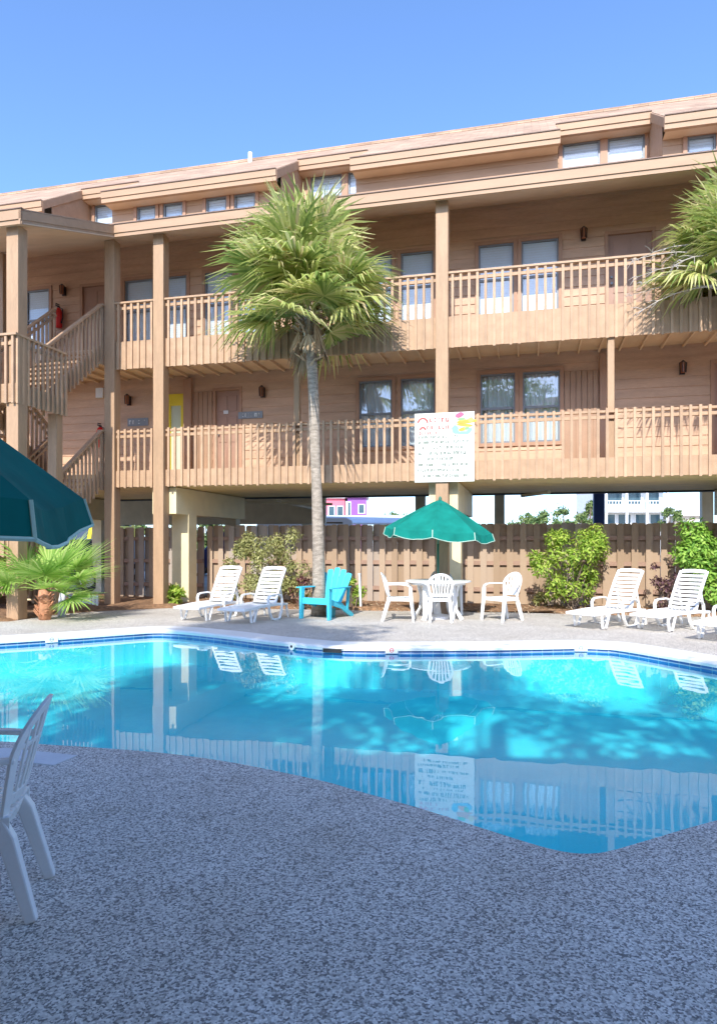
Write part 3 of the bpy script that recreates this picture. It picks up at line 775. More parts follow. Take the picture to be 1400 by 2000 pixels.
# beds of pine straw between deck and fence
bd = MB()
def bed(name, pts, z=.045):
    bmx = bmesh.new()
    vv = [bmx.verts.new((x, y, z)) for x, y in pts]; bmx.faces.new(vv)
    bmesh.ops.triangulate(bmx, faces=bmx.faces)
    for _ in range(4): bmesh.ops.subdivide_edges(bmx, edges=[e for e in bmx.edges if e.calc_length() > .35], cuts=1, use_grid_fill=True)
    for v in bmx.verts:
        bnd = v.is_boundary
        v.co.z = -.02 if bnd else z + .05 * noise.noise(v.co * 1.7) + .03 * noise.noise(v.co * 6)
    mex = bpy.data.meshes.new(name); bmx.to_mesh(mex); bmx.free(); mex.materials.append(M['mulch'])
    for pp in mex.polygons: pp.use_smooth = True
    ob = bpy.data.objects.new(name, mex); COL.objects.link(ob); structure(ob)
f0, f1 = W(-9.5, 2.2), W(9.4, 2.2)
bed('planting_bed', [(-6.2, 12.2), (-5.8, 13.52), (-5.3, 14.08), (-4.05, 14.72), (-2.6, 14.52), (-1.0, 14.44), (.2, 14.2), (1.6, 14.12), (3.2, 14.1), (4.2, 13.5), (7.0, 12.9), (11.0, 11.7), (f1.x, f1.y), (f0.x, f0.y), (-9.5, 12.3)])
lot = MB(); lot.box(-60, 60, 18.5, 62, -.028, -.012); structure(lot.build('car_park', M['asphalt']))
# fallen pine straw and leaf litter
lit = MB()
for k in range(900):
    u = rnd.uniform(-6.3, 6.5); v = rnd.uniform(.0, 1.8); c = W(u, v, .06 if v > .6 else .02)
    a = rnd.uniform(0, 6.28); l = rnd.uniform(.05, .14); d = Vector((math.cos(a) * l, math.sin(a) * l, rnd.uniform(-.02, .05))); s = Vector((-math.sin(a), math.cos(a), 0)) * .006
    lit.quad(c - s, c + s, c + d + s, c + d - s + Vector((0, 0, .01)))
tag(lit.build('leaf_litter', M['boots']), 'brown straw litter strewn over the planting bed', 'litter', kind='stuff')

# ------------------------------------------------------------------ pool fittings
def on_far(x):
    for i in range(len(FAR) * SUB - SUB):
        a, b = POOL[i], POOL[i + 1]
        if a[0] <= x <= b[0]:
            t = (x - a[0]) / (b[0] - a[0]); d = Vector((b[0] - a[0], b[1] - a[1])).normalized()
            return Vector((x, a[1] + (b[1] - a[1]) * t, 0)), math.atan2(d.y, d.x)
def ring(mb, cx, cz, r0, r1, y, n=20):
    for k in range(n):
        a, b = 2 * math.pi * k / n, 2 * math.pi * (k + 1) / n
        mb.quad((cx + r0 * math.cos(a), y, cz + r0 * math.sin(a)), (cx + r1 * math.cos(a), y, cz + r1 * math.sin(a)), (cx + r1 * math.cos(b), y, cz + r1 * math.sin(b)), (cx + r0 * math.cos(b), y, cz + r0 * math.sin(b)))
for x, kind, lab in ((.44, 'red', 'white depth marker tile with a red ring in the far tile band'), (-4.55, 'blank', 'white marker tile in the left tile band'), (3.02, 'blank', 'white marker tile at the right bend of the tile band')):
    p, a = on_far(x)
    t = thing('depth_marker', lab, 'marker tile', p + Vector((0, 0, -.02)), a, 'marker tiles on the pool edge')
    b = MB(); b.box(-.085, .085, -.042, -.03, -.055, .03); b.build('tile', M['whiteflat'], t)
    m = MB(); ring(m, 0, -.012, .021, .030, -.0435); m.box(-.022, .022, -.0435, -.0425, -.016, -.008)
    m.build('symbol', M['signred'] if kind == 'red' else M['wframe'], t)
p, a = on_far(-.34)
t = thing('pool_skimmer', 'dark skimmer slot in the far pool edge below the aqua chair', 'skimmer', p, a)
b = MB(); b.box(-.13, .13, -.05, -.036, -.075, -.02); b.build('slot', M['black'], t)
b = MB(); b.box(-.15, .15, -.048, -.034, -.02, -.012); b.build('lintel', M['whiteflat'], t)
p, a = on_far(-.90)
t = thing('return_fitting', 'white return jet fitting left of the skimmer', 'pool fitting', p + Vector((0, 0, -.035)), a)
b = MB(); b.tube([(0, -.03, 0), (0, -.05, 0)], .05, 14); b.build('flange', M['whiteflat'], t)
b = MB(); b.tube([(0, -.045, 0), (0, -.053, 0)], .02, 10); b.build('nozzle', M['black'], t)

# ------------------------------------------------------------------ rules board on the middle post
t = thing('rules_board', 'white pool rules board with red heading hung on the middle post over the railing', 'sign', W(.14, -.125, 2.59), BA)
b = MB(); b.box(-.585, .585, -.02, 0, 0, 1.36); b.build('board', M['signboard'], t, bevel=.004)
for k, (a, c, z, h) in enumerate(((-.52, .14, .86, .05), (-.52, .50, .76, .05), (-.45, .42, .65, .055), (-.52, .45, .54, .055), (-.45, .28, .43, .055), (-.52, .48, .32, .05), (-.52, .30, .21, .05), (-.42, .48, .10, .05))):
    s = MB(); strokes(s, a, c, z, z + h, -.0205, 40 + k)
    if k == 0: strokes(s, .20, .36, .86, .91, -.0205, 77)
    s.build('text_line', M['signink'], t)
s = MB(); strokes(s, -.28, .14, 1.18, 1.26, -.0205, 3); strokes(s, -.34, .12, 1.04, 1.11, -.0205, 9); strokes(s, -.50, -.06, .94, .995, -.0205, 12)
for k in range(9):
    a, c = math.pi * k / 9, math.pi * (k + 1) / 9
    for (cx, cz, r0) in ((-.42, 1.17, .11), (-.42, 1.03, .07)):
        s.quad((cx + r0 * math.cos(a), -.023, cz + r0 * math.sin(a)), (cx + (r0 - .035) * math.cos(a), -.023, cz + (r0 - .035) * math.sin(a)), (cx + (r0 - .035) * math.cos(c), -.023, cz + (r0 - .035) * math.sin(c)), (cx + r0 * math.cos(c), -.023, cz + r0 * math.sin(c)))
s.build('heading_lettering', M['signred'], t)
def blob(mb, cx, cz, rx, rz, y, rot=0, n=18, seed=0):
    r = random.Random(seed); c, s_ = math.cos(rot), math.sin(rot); pts = []
    for k in range(n):
        a = 2 * math.pi * k / n; q = 1 + r.uniform(-.12, .12); x, z = rx * q * math.cos(a), rz * q * math.sin(a)
        pts.append((cx + x * c - z * s_, y, cz + x * s_ + z * c))
    mb.poly(pts); mb.poly([(p[0], y + .002, p[2]) for p in reversed(pts)])
for nm, args in (('pink', [(.30, 1.30, .085, .05, -.023, .3)]), ('orange', [(.44, 1.17, .20, .04, -.0235, .05), (.40, 1.10, .16, .03, -.0235, -.1), (.36, 1.02, .08, .035, -.0245, .2)]), ('leafgreen', [(.34, 1.22, .08, .028, -.026, 0), (.44, 1.04, .05, .03, -.026, .5)]),
                 ('skyblue', [(.22, 1.02, .07, .09, -.0225, .4), (.48, .98, .08, .04, -.0225, .9), (.36, .95, .15, .03, -.0215, 0)]), ('signyellow', [(.52, 1.20, .05, .05, -.0255, 0)])):
    m = MB()
    for k, a in enumerate(args): blob(m, *a, seed=k + 3)
    m.build('emblem', M[nm], t)

# ------------------------------------------------------------------ white plastic furniture
def make_chair(label):
    t = thing('plastic_chair', label, 'chair', group='white plastic armchairs')
    m = M['white']
    # seat: dished, slotted shell with a turned-down lip
    s = MB(); nx, ny = 10, 8
    def SP(i, j):
        x = -.21 + .42 * i / nx; yy = -.23 + .43 * j / ny; w_ = 1 - .16 * j / ny
        return (x * w_, yy, .425 - .02 * math.sin(math.pi * i / nx) * math.sin(math.pi * min(1, j / ny + .1)) - (.03 if j == 0 else 0))
    for i in range(nx):
        for j in range(ny): s.quad(SP(i, j), SP(i + 1, j), SP(i + 1, j + 1), SP(i, j + 1))
    o = s.build('seat', m, t, smooth=True); so = o.modifiers.new('shell', 'SOLIDIFY'); so.thickness = .012
    l = MB()
    l.sweep([(-.215, -.23, .39), (.215, -.23, .39)], .012, .05, (0, 1, 0))
    for sx in (-1, 1): l.sweep([(sx * .215, -.23, .395), (sx * .178, .2, .395)], .012, .055, (1, 0, 0))
    l.build('seat_apron', m, t)
    # backrest: arched shell of slats
    def S(x, h): return Vector((x, .19 + .125 * h - .95 * x * x, .385 + .475 * h))
    def hw(h): return .155 + .07 * (min(h, .6) / .6) ** .8 if h <= .6 else .225 * math.sqrt(max(0, 1 - ((h - .6) / .4) ** 2))
    b = MB()
    out = [(-hw(h), h) for h in [k / 14 * .6 for k in range(15)]] + [(-.225 * math.cos(a), .6 + .4 * math.sin(a)) for a in [math.pi * k / 20 for k in range(1, 20)]] + [(hw(h), h) for h in [.6 - k / 14 * .6 for k in range(15)]]
    pts = [S(x * .93, h * .97) for x, h in out]; sides = []
    for k, p in enumerate(pts):
        tt = (pts[min(k + 1, len(pts) - 1)] - pts[max(k - 1, 0)]).normalized(); x = out[k][0]
        N = Vector((-1.9 * x, -1, .35)).normalized(); sides.append(tt.cross(N))
    b.sweep(pts, .045, .016, sides)
    for k in range(6):
        xt = -.155 + .31 * k / 5; xb = xt * .72
        top = .6 + .4 * math.sqrt(max(0, 1 - (xt / .225) ** 2)) - .03
        hs = [.20 + (top - .20) * q / 6 for q in range(7)]
        b.sweep([S(xb + (xt - xb) * q / 6, h) for q, h in enumerate(hs)], [.027 + .010 * q / 6 for q in range(7)], .010, (1, 0, 0))
    for h, w_ in ((.015, .05), (.20, .055), (.66, .022)):
        q = hw(h) * .93; b.sweep([S(-q + 2 * q * k / 8, h) for k in range(9)], w_, .0105, (0, .35, 1))
    b.build('backrest', m, t, bevel=.003)
    for sx in (-1, 1):
        a = MB(); a.sweep([(sx * .205, .225, .655), (sx * .235, .10, .662), (sx * .262, -.05, .665), (sx * .268, -.15, .655), (sx * .27, -.20, .63), (sx * .27, -.215, .59)], [.04, .048, .052, .055, .056, .055], .022, (1, 0, 0)); a.build('armrest', m, t, bevel=.006)
        f = MB(); f.sweep([(sx * .27, -.212, .60), (sx * .266, -.225, .40), (sx * .268, -.275, 0)], [.055, .06, .045], [.045, .05, .036], (1, 0, 0)); f.build('leg', m, t, bevel=.008)
        f = MB(); f.sweep([(sx * .160, .150, .415), (sx * .168, .190, .33), (sx * .190, .285, 0)], [.05, .056, .044], [.05, .064, .046], (1, 0, 0)); f.build('leg', m, t, bevel=.008)
    return t
chair = make_chair('white plastic armchair with its slatted back to the pool, before the round table')
chair.location = (1.44, 12.27, 0); chair.rotation_euler = (0, 0, R(177))
dup(chair, (.72, 12.40, 0), R(84), 'white plastic armchair seen from its side at the left of the round table')
dup(chair, (2.60, 12.42, 0), R(-58), 'white plastic armchair standing free to the right of the round table')
dup(chair, (1.68, 13.52, 0), R(8), 'white plastic armchair mostly hidden behind the round table')
c = dup(chair, (-1.505, 2.66, 0), R(-76), 'large white plastic armchair in the left foreground cut by the frame'); c.scale = (.93, .93, .92)

t = thing('round_table', 'round white plastic table under the open green umbrella', 'table', (1.47, 12.78, 0))
b = MB(); b.tube([(0, 0, .675), (0, 0, .68), (0, 0, .70), (0, 0, .704)], [.59, .605, .605, .59], 40); b.build('tabletop', M['white'], t)
b = MB(); b.tube([(0, 0, .63), (0, 0, .674)], [.50, .52], 32); b.build('apron', M['white'], t)
for k in range(4):
    a = R(45 + 90 * k + 8); c_, s_ = math.cos(a), math.sin(a); l = MB()
    l.sweep([(c_ * .42, s_ * .42, .65), (c_ * .36, s_ * .36, .40), (c_ * .38, s_ * .38, .18), (c_ * .50, s_ * .50, 0)], [.10, .07, .07, .09], [.05, .04, .04, .05], (-s_, c_, 0)); l.build('leg', M['white'], t, bevel=.008)

def make_lounger(label):
    t = thing('sun_lounger', label, 'sun lounger', group='white plastic sun loungers'); m = M['white']; w_ = .29
    f = MB()
    for sx in (-1, 1): f.sweep([(sx * w_, -1.17, .275), (sx * w_, -.6, .30), (sx * w_, .0, .30), (sx * w_, .45, .27)], .04, [.05, .06, .06, .05], (1, 0, 0))
    f.sweep([(-w_ - .02, -1.185, .275), (w_ + .02, -1.185, .275)], .05, .05, (0, 1, 0)); f.sweep([(-w_ + .02, .44, .27), (w_ - .02, .44, .27)], .04, .04, (0, 1, 0))
    f.build('frame', m, t, bevel=.012)
    s = MB(); n = 9
    for k in range(n): y = -1.10 + k * .122; s.sweep([(-w_ + .02, y, .305), (0, y, .295), (w_ - .02, y, .305)], .085, .014, (0, 1, 0))
    s.build('seat_slats', m, t, bevel=.004)
    el = R(60); d = Vector((0, math.cos(el), math.sin(el))); p0 = Vector((0, .02, .32)); nn = Vector((0, -math.sin(el), math.cos(el)))
    b = MB()
    for sx in (-1, 1): b.sweep([p0 + Vector((sx * (w_ - .035), 0, 0)) + d * q + nn * c_ for q, c_ in ((0, 0), (.25, .015), (.55, .01), (.80, -.02))], .05, .03, (1, 0, 0))
    tp = p0 + d * .79 - nn * .018; b.sweep([tp + Vector((-w_ + .06, 0, 0)), tp + d * .012, tp + Vector((w_ - .06, 0, 0))], .07, .031, d)
    for k in range(9):
        q = .03 + k * .082; p = p0 + d * q + nn * .012; b.sweep([p + Vector((-w_ + .05, 0, 0)), p - nn * .008, p + Vector((w_ - .05, 0, 0))], .056, .012, d)
    b.build('backrest', m, t, bevel=.006)
    for sx in (-1, 1):
        x = sx * (w_ + .03)
        a = MB(); a.sweep([(x, -.36, .30), (x, -.37, .42), (x, -.33, .48), (x, -.25, .495), (x, .0, .50), (x, .10, .48), (x, .16, .42), (x, .18, .30)], .055, .028, (1, 0, 0)); a.build('armrest', m, t, bevel=.006)
        g = MB(); g.sweep([(x, -.36, .32), (x, -.31, .15), (x, -.22, .03), (x, -.16, .016), (x, .02, .016), (x, .08, .03), (x, .15, .15), (x, .18, .32)], .05, [.04, .036, .034, .032, .032, .034, .036, .04], (1, 0, 0)); g.build('leg', m, t, bevel=.006)
        g = MB(); g.sweep([(sx * w_, -.98, .28), (sx * w_, -.93, .02)], .04, .035, (1, 0, 0)); g.sweep([(sx * w_, -.72, .29), (sx * w_, -.84, .02)], .038, .033, (1, 0, 0)); g.build('leg', m, t, bevel=.006)
        g = MB(); g.sweep([(sx * (w_ - .08), .40, .28), (sx * (w_ - .08), .26, .70)], .035, .022, (1, 0, 0)); g.build('prop', m, t)
        g = MB(); g.sweep([(sx * (w_ - .01), .42, .26), (sx * (w_ - .01), .50, .0)], .04, .036, (1, 0, 0)); g.build('leg', m, t, bevel=.006)
    return t
LS = .89
LG = [((-3.27, 12.2), 68, 'white slatted sun lounger, leftmost of the pair by the olive bush'), ((-2.42, 11.85), 66, 'white slatted sun lounger next to the aqua chair'),
      ((3.40, 11.35), 37, 'white slatted sun lounger with its foot beside the bright green bush'), ((4.33, 11.05), 36, 'white slatted sun lounger in front of the dense bush at the right'), ((4.72, 9.85), 38, 'white sun lounger nearest the pool at the right edge, mostly out of frame')]
first = None
for (tx, ty), ph, lab in LG:
    p = R(ph); loc = (tx + LS * (.31 * math.sin(p) + 1.2 * math.cos(p)), ty + LS * (1.2 * math.sin(p) - .31 * math.cos(p)), 0)
    if first is None: first = make_lounger(lab); first.location = loc; first.rotation_euler = (0, 0, p - R(90)); first.scale = (LS, LS, LS * 1.03)
    else: dup(first, loc, p - R(90), lab)

# aqua fan-backed garden chair
t = thing('garden_chair', 'aqua plastic fan-backed garden chair by the palm trunk', 'chair', (-.60, 12.92, 0), R(-30)); m = M['aqua']
b = MB()
for k in range(6): 
    y = -.34 + k * .095; z = .375 - k * .022; b.sweep([(-.26, y, z), (.26, y, z)], .082, .018, (0, 1, -.23))
b.build('seat', m, t, bevel=.005)
b = MB()
for k in range(5):
    a = (k - 2) * R(5.2); x0 = (k - 2) * .088; ln = .70 - .035 * abs(k - 2) ** 1.6
    pts = [(x0 + math.sin(a) * ln * q, .17 + .34 * ln * q + .0 * q, .27 + .93 * ln * q) for q in (0, .3, .6, .88, .97, 1)]
    b.sweep(pts, [.088, .104, .118, .128, .12, .085], .018, (1, 0, 0))
b.sweep([(-.25, .225, .42), (.25, .225, .42)], .06, .018, (0, .3, 1)); b.sweep([(-.31, .375, .72), (.31, .375, .72)], .06, .018, (0, .3, 1))
b.build('backrest', m, t, bevel=.005)
for sx in (-1, 1):
    a = MB(); a.sweep([(sx * .335, -.42, .575), (sx * .345, -.25, .575), (sx * .33, .05, .57), (sx * .29, .36, .565)], [.12, .15, .12, .07], .022, (1, 0, 0)); a.build('armrest', m, t, bevel=.006)
    l = MB(); l.sweep([(sx * .30, -.36, .565), (sx * .30, -.37, .3), (sx * .305, -.38, 0)], [.05, .05, .05], [.11, .10, .085], (1, 0, 0)); l.build('leg', m, t, bevel=.006)
    l = MB(); l.sweep([(sx * .262, -.36, .34), (sx * .262, .1, .22), (sx * .262, .52, 0)], .035, [.10, .10, .08], (1, 0, 0)); l.build('leg', m, t, bevel=.006)
    l = MB(); l.sweep([(sx * .268, .36, .56), (sx * .268, .30, .12)], .034, .06, (1, 0, 0)); l.build('back_support', m, t)
a = MB(); a.sweep([(-.28, -.372, .33), (.28, -.372, .33)], .03, .11, (0, 1, 0)); a.build('front_board', m, t, bevel=.005)
t = thing('bucket', 'small dark teal bucket standing under the aqua chair', 'bucket', (-.52, 12.95, 0)); b = MB()
b.tube([(0, 0, .0), (0, 0, .02), (0, 0, .17), (0, 0, .18)], [.07, .08, .10, .105], 16); b.build('body', M['teal'], t, smooth=False)
b = MB(); b.tube([(-.10, 0, .17), (-.07, 0, .21), (0, 0, .225), (.07, 0, .21), (.10, 0, .17)], .004, 5); b.build('handle', M['black'], t)

# ------------------------------------------------------------------ garden umbrellas
def umbrella(label, loc, Rr, zr, za, ribs, phase, fab, tilt=(0, 0), pole_top=None, val=.15, sag=.04, base=True):
    t = thing('patio_umbrella', label, 'umbrella', loc, 0, 'green patio umbrellas')
    T = Matrix.Translation((0, 0, zr)) @ Matrix.Rotation(R(tilt[1]), 4, Vector((math.cos(R(tilt[0])), math.sin(R(tilt[0])), 0))) @ Matrix.Translation((0, 0, -zr))
    per = 8; n = ribs * per; nr = 8
    def P(k, q):
        th = R(phase) + 2 * math.pi * k / n; f = (k % per) / per; s = math.sin(math.pi * f)
        r = Rr * q * (math.cos(math.pi / ribs) / math.cos(2 * math.pi / n * ((k % per) - per / 2))) if True else 0
        r *= 1 - .03 * s * q
        wr = .012 * noise.noise(Vector((k * .55, q * 4, phase))) * (1 if 0 < k % per else 0)
        return Vector((r * math.cos(th), r * math.sin(th), za - (za - zr) * q ** 1.12 - sag * s * q * q + wr))
    c = MB(); top = [[P(k % n, j / nr) for k in range(n + 1)] for j in range(nr + 1)]
    for j in range(nr):
        for k in range(n):
            if j == 0: c.poly([top[1][k], top[1][k + 1], top[0][k]])
            else: c.quad(top[j][k], top[j + 1][k], top[j + 1][k + 1], top[j][k + 1])
    o = c.xform(T).build('canopy', fab, t, smooth=False)
    bmx = bmesh.new(); bmx.from_mesh(o.data); bmesh.ops.remove_doubles(bmx, verts=bmx.verts, dist=1e-5)
    for f in bmx.faces: f.smooth = True
    for e_ in bmx.edges:
        if e_.calc_face_angle(0) > R(14): e_.smooth = False
    bmx.to_mesh(o.data); bmx.free()
    v = MB(); pp = MB(); bot = []; ctr = T @ Vector((0, 0, zr)); rim = [T @ p for p in top[nr]]
    for k in range(n + 1):
        f = (k % per) / per; a = rim[k]; out = a - ctr; out.z = 0; out.normalize()
        out *= val * .22 + .012 * math.sin(k * 2.1) + .012 * noise.noise(Vector((k * .9, phase, 0)))
        bot.append(a + Vector((0, 0, -val * (1 - .12 * abs(math.cos(math.pi * f)) ** 4))) + out)
    for k in range(n): v.quad(rim[k], bot[k], bot[k + 1], rim[k + 1])
    v.build('valance', fab, t, smooth=True)
    for s in range(ribs): pp.tube([bot[s * per + q] for q in range(per + 1)], .007, 5); pp.tube([rim[s * per], bot[s * per]], .008, 5)
    pp.build('piping', M['piping'], t)
    for s in range(ribs):
        r = MB(); k = s * per; r.tube([P(k, q) + Vector((0, 0, -.02)) for q in (.03, .5, 1)], .008, 5); r.xform(T); r.build('rib', M['whiteflat'], t)
        r = MB(); hub = Vector((0, 0, zr - .02)); r.tube([hub, P(k, .5) + Vector((0, 0, -.03))], .006, 5); r.xform(T).build('strut', M['whiteflat'], t)
    top_p = T @ Vector((0, 0, za)); el = Vector((0, 0, zr - .25))
    p = MB(); p.tube([(0, 0, .06), el], .02, 10); p.tube([el, top_p], .019, 10); p.build('pole', M['polegreen'], t, smooth=True)
    f = MB(); f.tube([top_p - Vector((0, 0, .01)), top_p + Vector((0, 0, .03)), top_p + Vector((0, 0, .06))], [.035, .03, .008], 10); f.build('finial', M['polegreen'], t)
    if base:
        b = MB(); b.tube([(0, 0, 0), (0, 0, .05), (0, 0, .09), (0, 0, .30)], [.24, .24, .06, .035], 24); b.build('base', M['whiteflat'], t)
        b = MB(); b.tube([(0, 0, .69), (0, 0, .77), (0, 0, .80)], [.05, .045, .03], 12); b.build('collar', M['whiteflat'], t)
    return t
umbrella('open green umbrella standing through the round white table', (1.47, 12.78, 0), 0.985, 1.63, 2.20, 8, -102, M['greenfab'], (70, 4))
umbrella('dark teal umbrella tilted over the left foreground, canopy cut by the frame', (-2.156, 2.125, 0), 1.307, 1.894, 2.355, 8, -53.3, M['tealfab'], (91.4, 16.9), val=.125, sag=.05)

# ------------------------------------------------------------------ plants
def frond(mb, base, d, pet, rad, nseg, droop, r, span=115):
    """a fan-palm leaf: stalk and a pleated fan of narrow, drooping segments"""
    d = d.normalized(); up = Vector((0, 0, 1)); sd_ = d.cross(up)
    if sd_.length < .1: sd_ = Vector((1, 0, 0))
    sd_.normalize(); nrm = sd_.cross(d)
    tip = base + d * pet + Vector((0, 0, -.12 * pet * pet * (1 - d.z)))
    roll = r.uniform(-.5, .5); sd_, nrm = sd_ * math.cos(roll) + nrm * math.sin(roll), nrm * math.cos(roll) - sd_ * math.sin(roll)
    mb.sweep([base, base + d * pet * .5 + Vector((0, 0, .02)), tip], [.03, .022, .016], .012, sd_)
    for k in range(nseg):
        a = R(-span + 2 * span * k / (nseg - 1) + r.uniform(-2, 2)); dr = d * math.cos(a) + sd_ * math.sin(a) + nrm * .10 * math.cos(a * 1.3)
        L = rad * (1 - .25 * abs(a / R(span)) ** 2) * r.uniform(.78, 1.12); wv = nrm.cross(dr).normalized(); w0 = L * .026
        p = tip; steps = (.34, .34, .32); cur = dr.copy(); pts = [tip]
        for q, s in enumerate(steps):
            p = p + cur.normalized() * L * s; pts.append(p); cur = cur + Vector((0, 0, -droop * (q + 1) * r.uniform(.7, 1.3)))
        ws = (w0 * .35, w0, w0 * .75, w0 * .08)
        i = len(mb.v)
        for q, pt in enumerate(pts): mb.v += [tuple(pt - wv * ws[q]), tuple(pt + wv * ws[q])]
        for q in range(3): mb.f.append((i + 2 * q, i + 2 * q + 1, i + 2 * q + 3, i + 2 * q + 2))
def cabbage_palm(label, loc, h, cr, seed, nf=84, dead=16, lean=(0, 0)):
    r = random.Random(seed); t = thing('palm_tree', label, 'palm tree', loc, 0, 'cabbage palms')
    top = Vector((lean[0], lean[1], h)); pts, rs = [], []
    for k in range(13):
        q = k / 12; pts.append(Vector((lean[0] * q * q, lean[1] * q * q, h * q)) + Vector((noise.noise(Vector((q * 3, seed, 0))) * .03, 0, 0)) * (q > 0)); rs.append(.132 - .03 * min(1, q * 2.5) + (.02 if k == 0 else 0) + r.uniform(-.004, .004))
    m = MB(); m.tube(pts, rs, 14); m.build('trunk', M['trunk'], t, smooth=True)
    c = MB()
    for k in range(nf):
        az = k * 2.39996 + r.uniform(-.2, .2); q = (k + .5) / nf; el = R(84 - 84 * q + r.uniform(-18, 18))
        d = Vector((math.cos(az) * math.cos(el), math.sin(az) * math.cos(el), math.sin(el)))
        frond(c, top + Vector((0, 0, -.35 * q)) + d * .06, d, cr * r.uniform(.26, .52), cr * r.uniform(.44, .64), 44, r.uniform(.12, .34) + .05 * q, r, r.uniform(90, 125))
    for k in range(26):                                     # young short leaves filling the heart
        az = r.uniform(0, 6.28); el = R(r.uniform(5, 70)); d = Vector((math.cos(az) * math.cos(el), math.sin(az) * math.cos(el), math.sin(el)))
        frond(c, top + d * .05 - Vector((0, 0, r.uniform(0, .3))), d, cr * r.uniform(.10, .26), cr * r.uniform(.34, .48), 34, r.uniform(.25, .5), r, 100)
    c.build('crown', M['palm'], t)
    b = MB()
    for k in range(100):                                     # old leaf bases and dry fronds hanging under the crown
        az = r.uniform(0, 6.28); z = -r.uniform(.05, 1.3); rr = .10; p = top + Vector((math.cos(az) * rr, math.sin(az) * rr, z))
        d = Vector((math.cos(az), math.sin(az), r.uniform(.3, 1.2))).normalized(); b.sweep([p, p + d * r.uniform(.12, .30)], [.05, .02], .02, d.cross(Vector((0, 0, 1))))
    b.build('leaf_bases', M['boots'], t)
    b = MB()
    for k in range(dead):
        az = r.uniform(0, 6.28); p = top + Vector((math.cos(az) * .14, math.sin(az) * .14, -r.uniform(.2, .6)))
        d = Vector((math.cos(az) * .28, math.sin(az) * .28, -1)); frond(b, p, d, r.uniform(.15, .6), cr * r.uniform(.18, .34), 16, .3, r, 38)
    b.build('dry_fronds', M['boots'], t)
    return t
cabbage_palm('tall cabbage palm in front of the building with green and yellow crown over grey trunk', (-.76, 13.2, 0), 6.05, 2.12, 3, nf=66, dead=12, lean=(-.20, -.05))
pr_ = cabbage_palm('cabbage palm at the right edge of the picture with only its crown in view', (6.75, 12.2, 0), 6.45, 1.75, 11, dead=22)
tw = MB(); r = random.Random(5)
for k in range(7):
    p = Vector((-.2, -.1, 6.5 - k * .12)); d = Vector((-1, -.1 + r.uniform(-.4, .4), r.uniform(-.1, .45))); q = [p]
    for s in range(5): q.append(q[-1] + d.normalized() * .34); d += Vector((0, r.uniform(-.2, .2), -.16))
    tw.tube(q, [.02, .018, .014, .011, .008, .004], 5)
    for s in range(2, 6):
        for _ in range(3): e_ = Vector((r.uniform(-1, .1), r.uniform(-.8, .8), r.uniform(-.7, .5))); tw.tube([q[s], q[s] + e_ * .13, q[s] + e_ * .24 + Vector((0, 0, -.04))], [.007, .005, .002], 4)
tw.build('flower_stalks', M['twig'], pr_)

t = thing('fan_palm', 'low fan palm with bright green leaves and short orange trunk below the teal umbrella', 'fan palm', (-5.70, 12.55, 0)); r = random.Random(21)
m = MB(); m.tube([(0, 0, 0), (.03, 0, .2), (0, 0, .42), (-.02, 0, .55)], [.105, .12, .115, .08], 12); m.build('trunk', M['stump'], t, smooth=True)
m = MB()
for k in range(40): az = r.uniform(0, 6.28); z = r.uniform(.05, .5); p = Vector((math.cos(az) * .10, math.sin(az) * .10, z)); d = Vector((math.cos(az), math.sin(az), 1.1)); m.sweep([p, p + d.normalized() * r.uniform(.06, .14)], [.05, .03], .015, d.cross(Vector((0, 0, 1))))
m.build('leaf_bases', M['stump'], t)
m = MB()
for az, el, pet, rad in ((185, 30, .55, .62), (160, 52, .55, .6), (225, 18, .6, .55), (20, 36, .62, .68), (-15, 20, .70, .66), (-50, 10, .55, .58), (60, 50, .6, .6), (100, 60, .5, .6), (255, 40, .45, .5), (300, 30, .55, .6), (330, 48, .5, .62), (200, 5, .6, .5), (350, -8, .55, .5), (130, 20, .6, .6)):
    a, e_ = R(az + r.uniform(-6, 6)), R(el); d = Vector((math.cos(a) * math.cos(e_), math.sin(a) * math.cos(e_), math.sin(e_)))
    frond(m, Vector((0, 0, .55)), d, pet * 1.08, rad * 1.2, 40, .07, r, 120)
m.build('leaves', M['palmetto'], t)
t = thing('fan_palm', 'slim pale-stemmed young fan palm right of the orange trunk', 'fan palm', (-5.62, 13.1, 0)); m = MB(); m.tube([(0, 0, 0), (0, 0, .3), (.02, 0, .45)], [.075, .065, .05], 10); m.build('trunk', M['pale'], t, smooth=True)
m = MB()
for az, el in ((10, 50), (120, 60), (240, 50), (310, 30), (60, 20), (180, 35), (345, 5)):
    a, e_ = R(az), R(el); frond(m, Vector((.02, 0, .42)), Vector((math.cos(a) * math.cos(e_), math.sin(a) * math.cos(e_), math.sin(e_))), .42, .5, 28, .1, r, 110)
m.build('leaves', M['palmetto'], t)

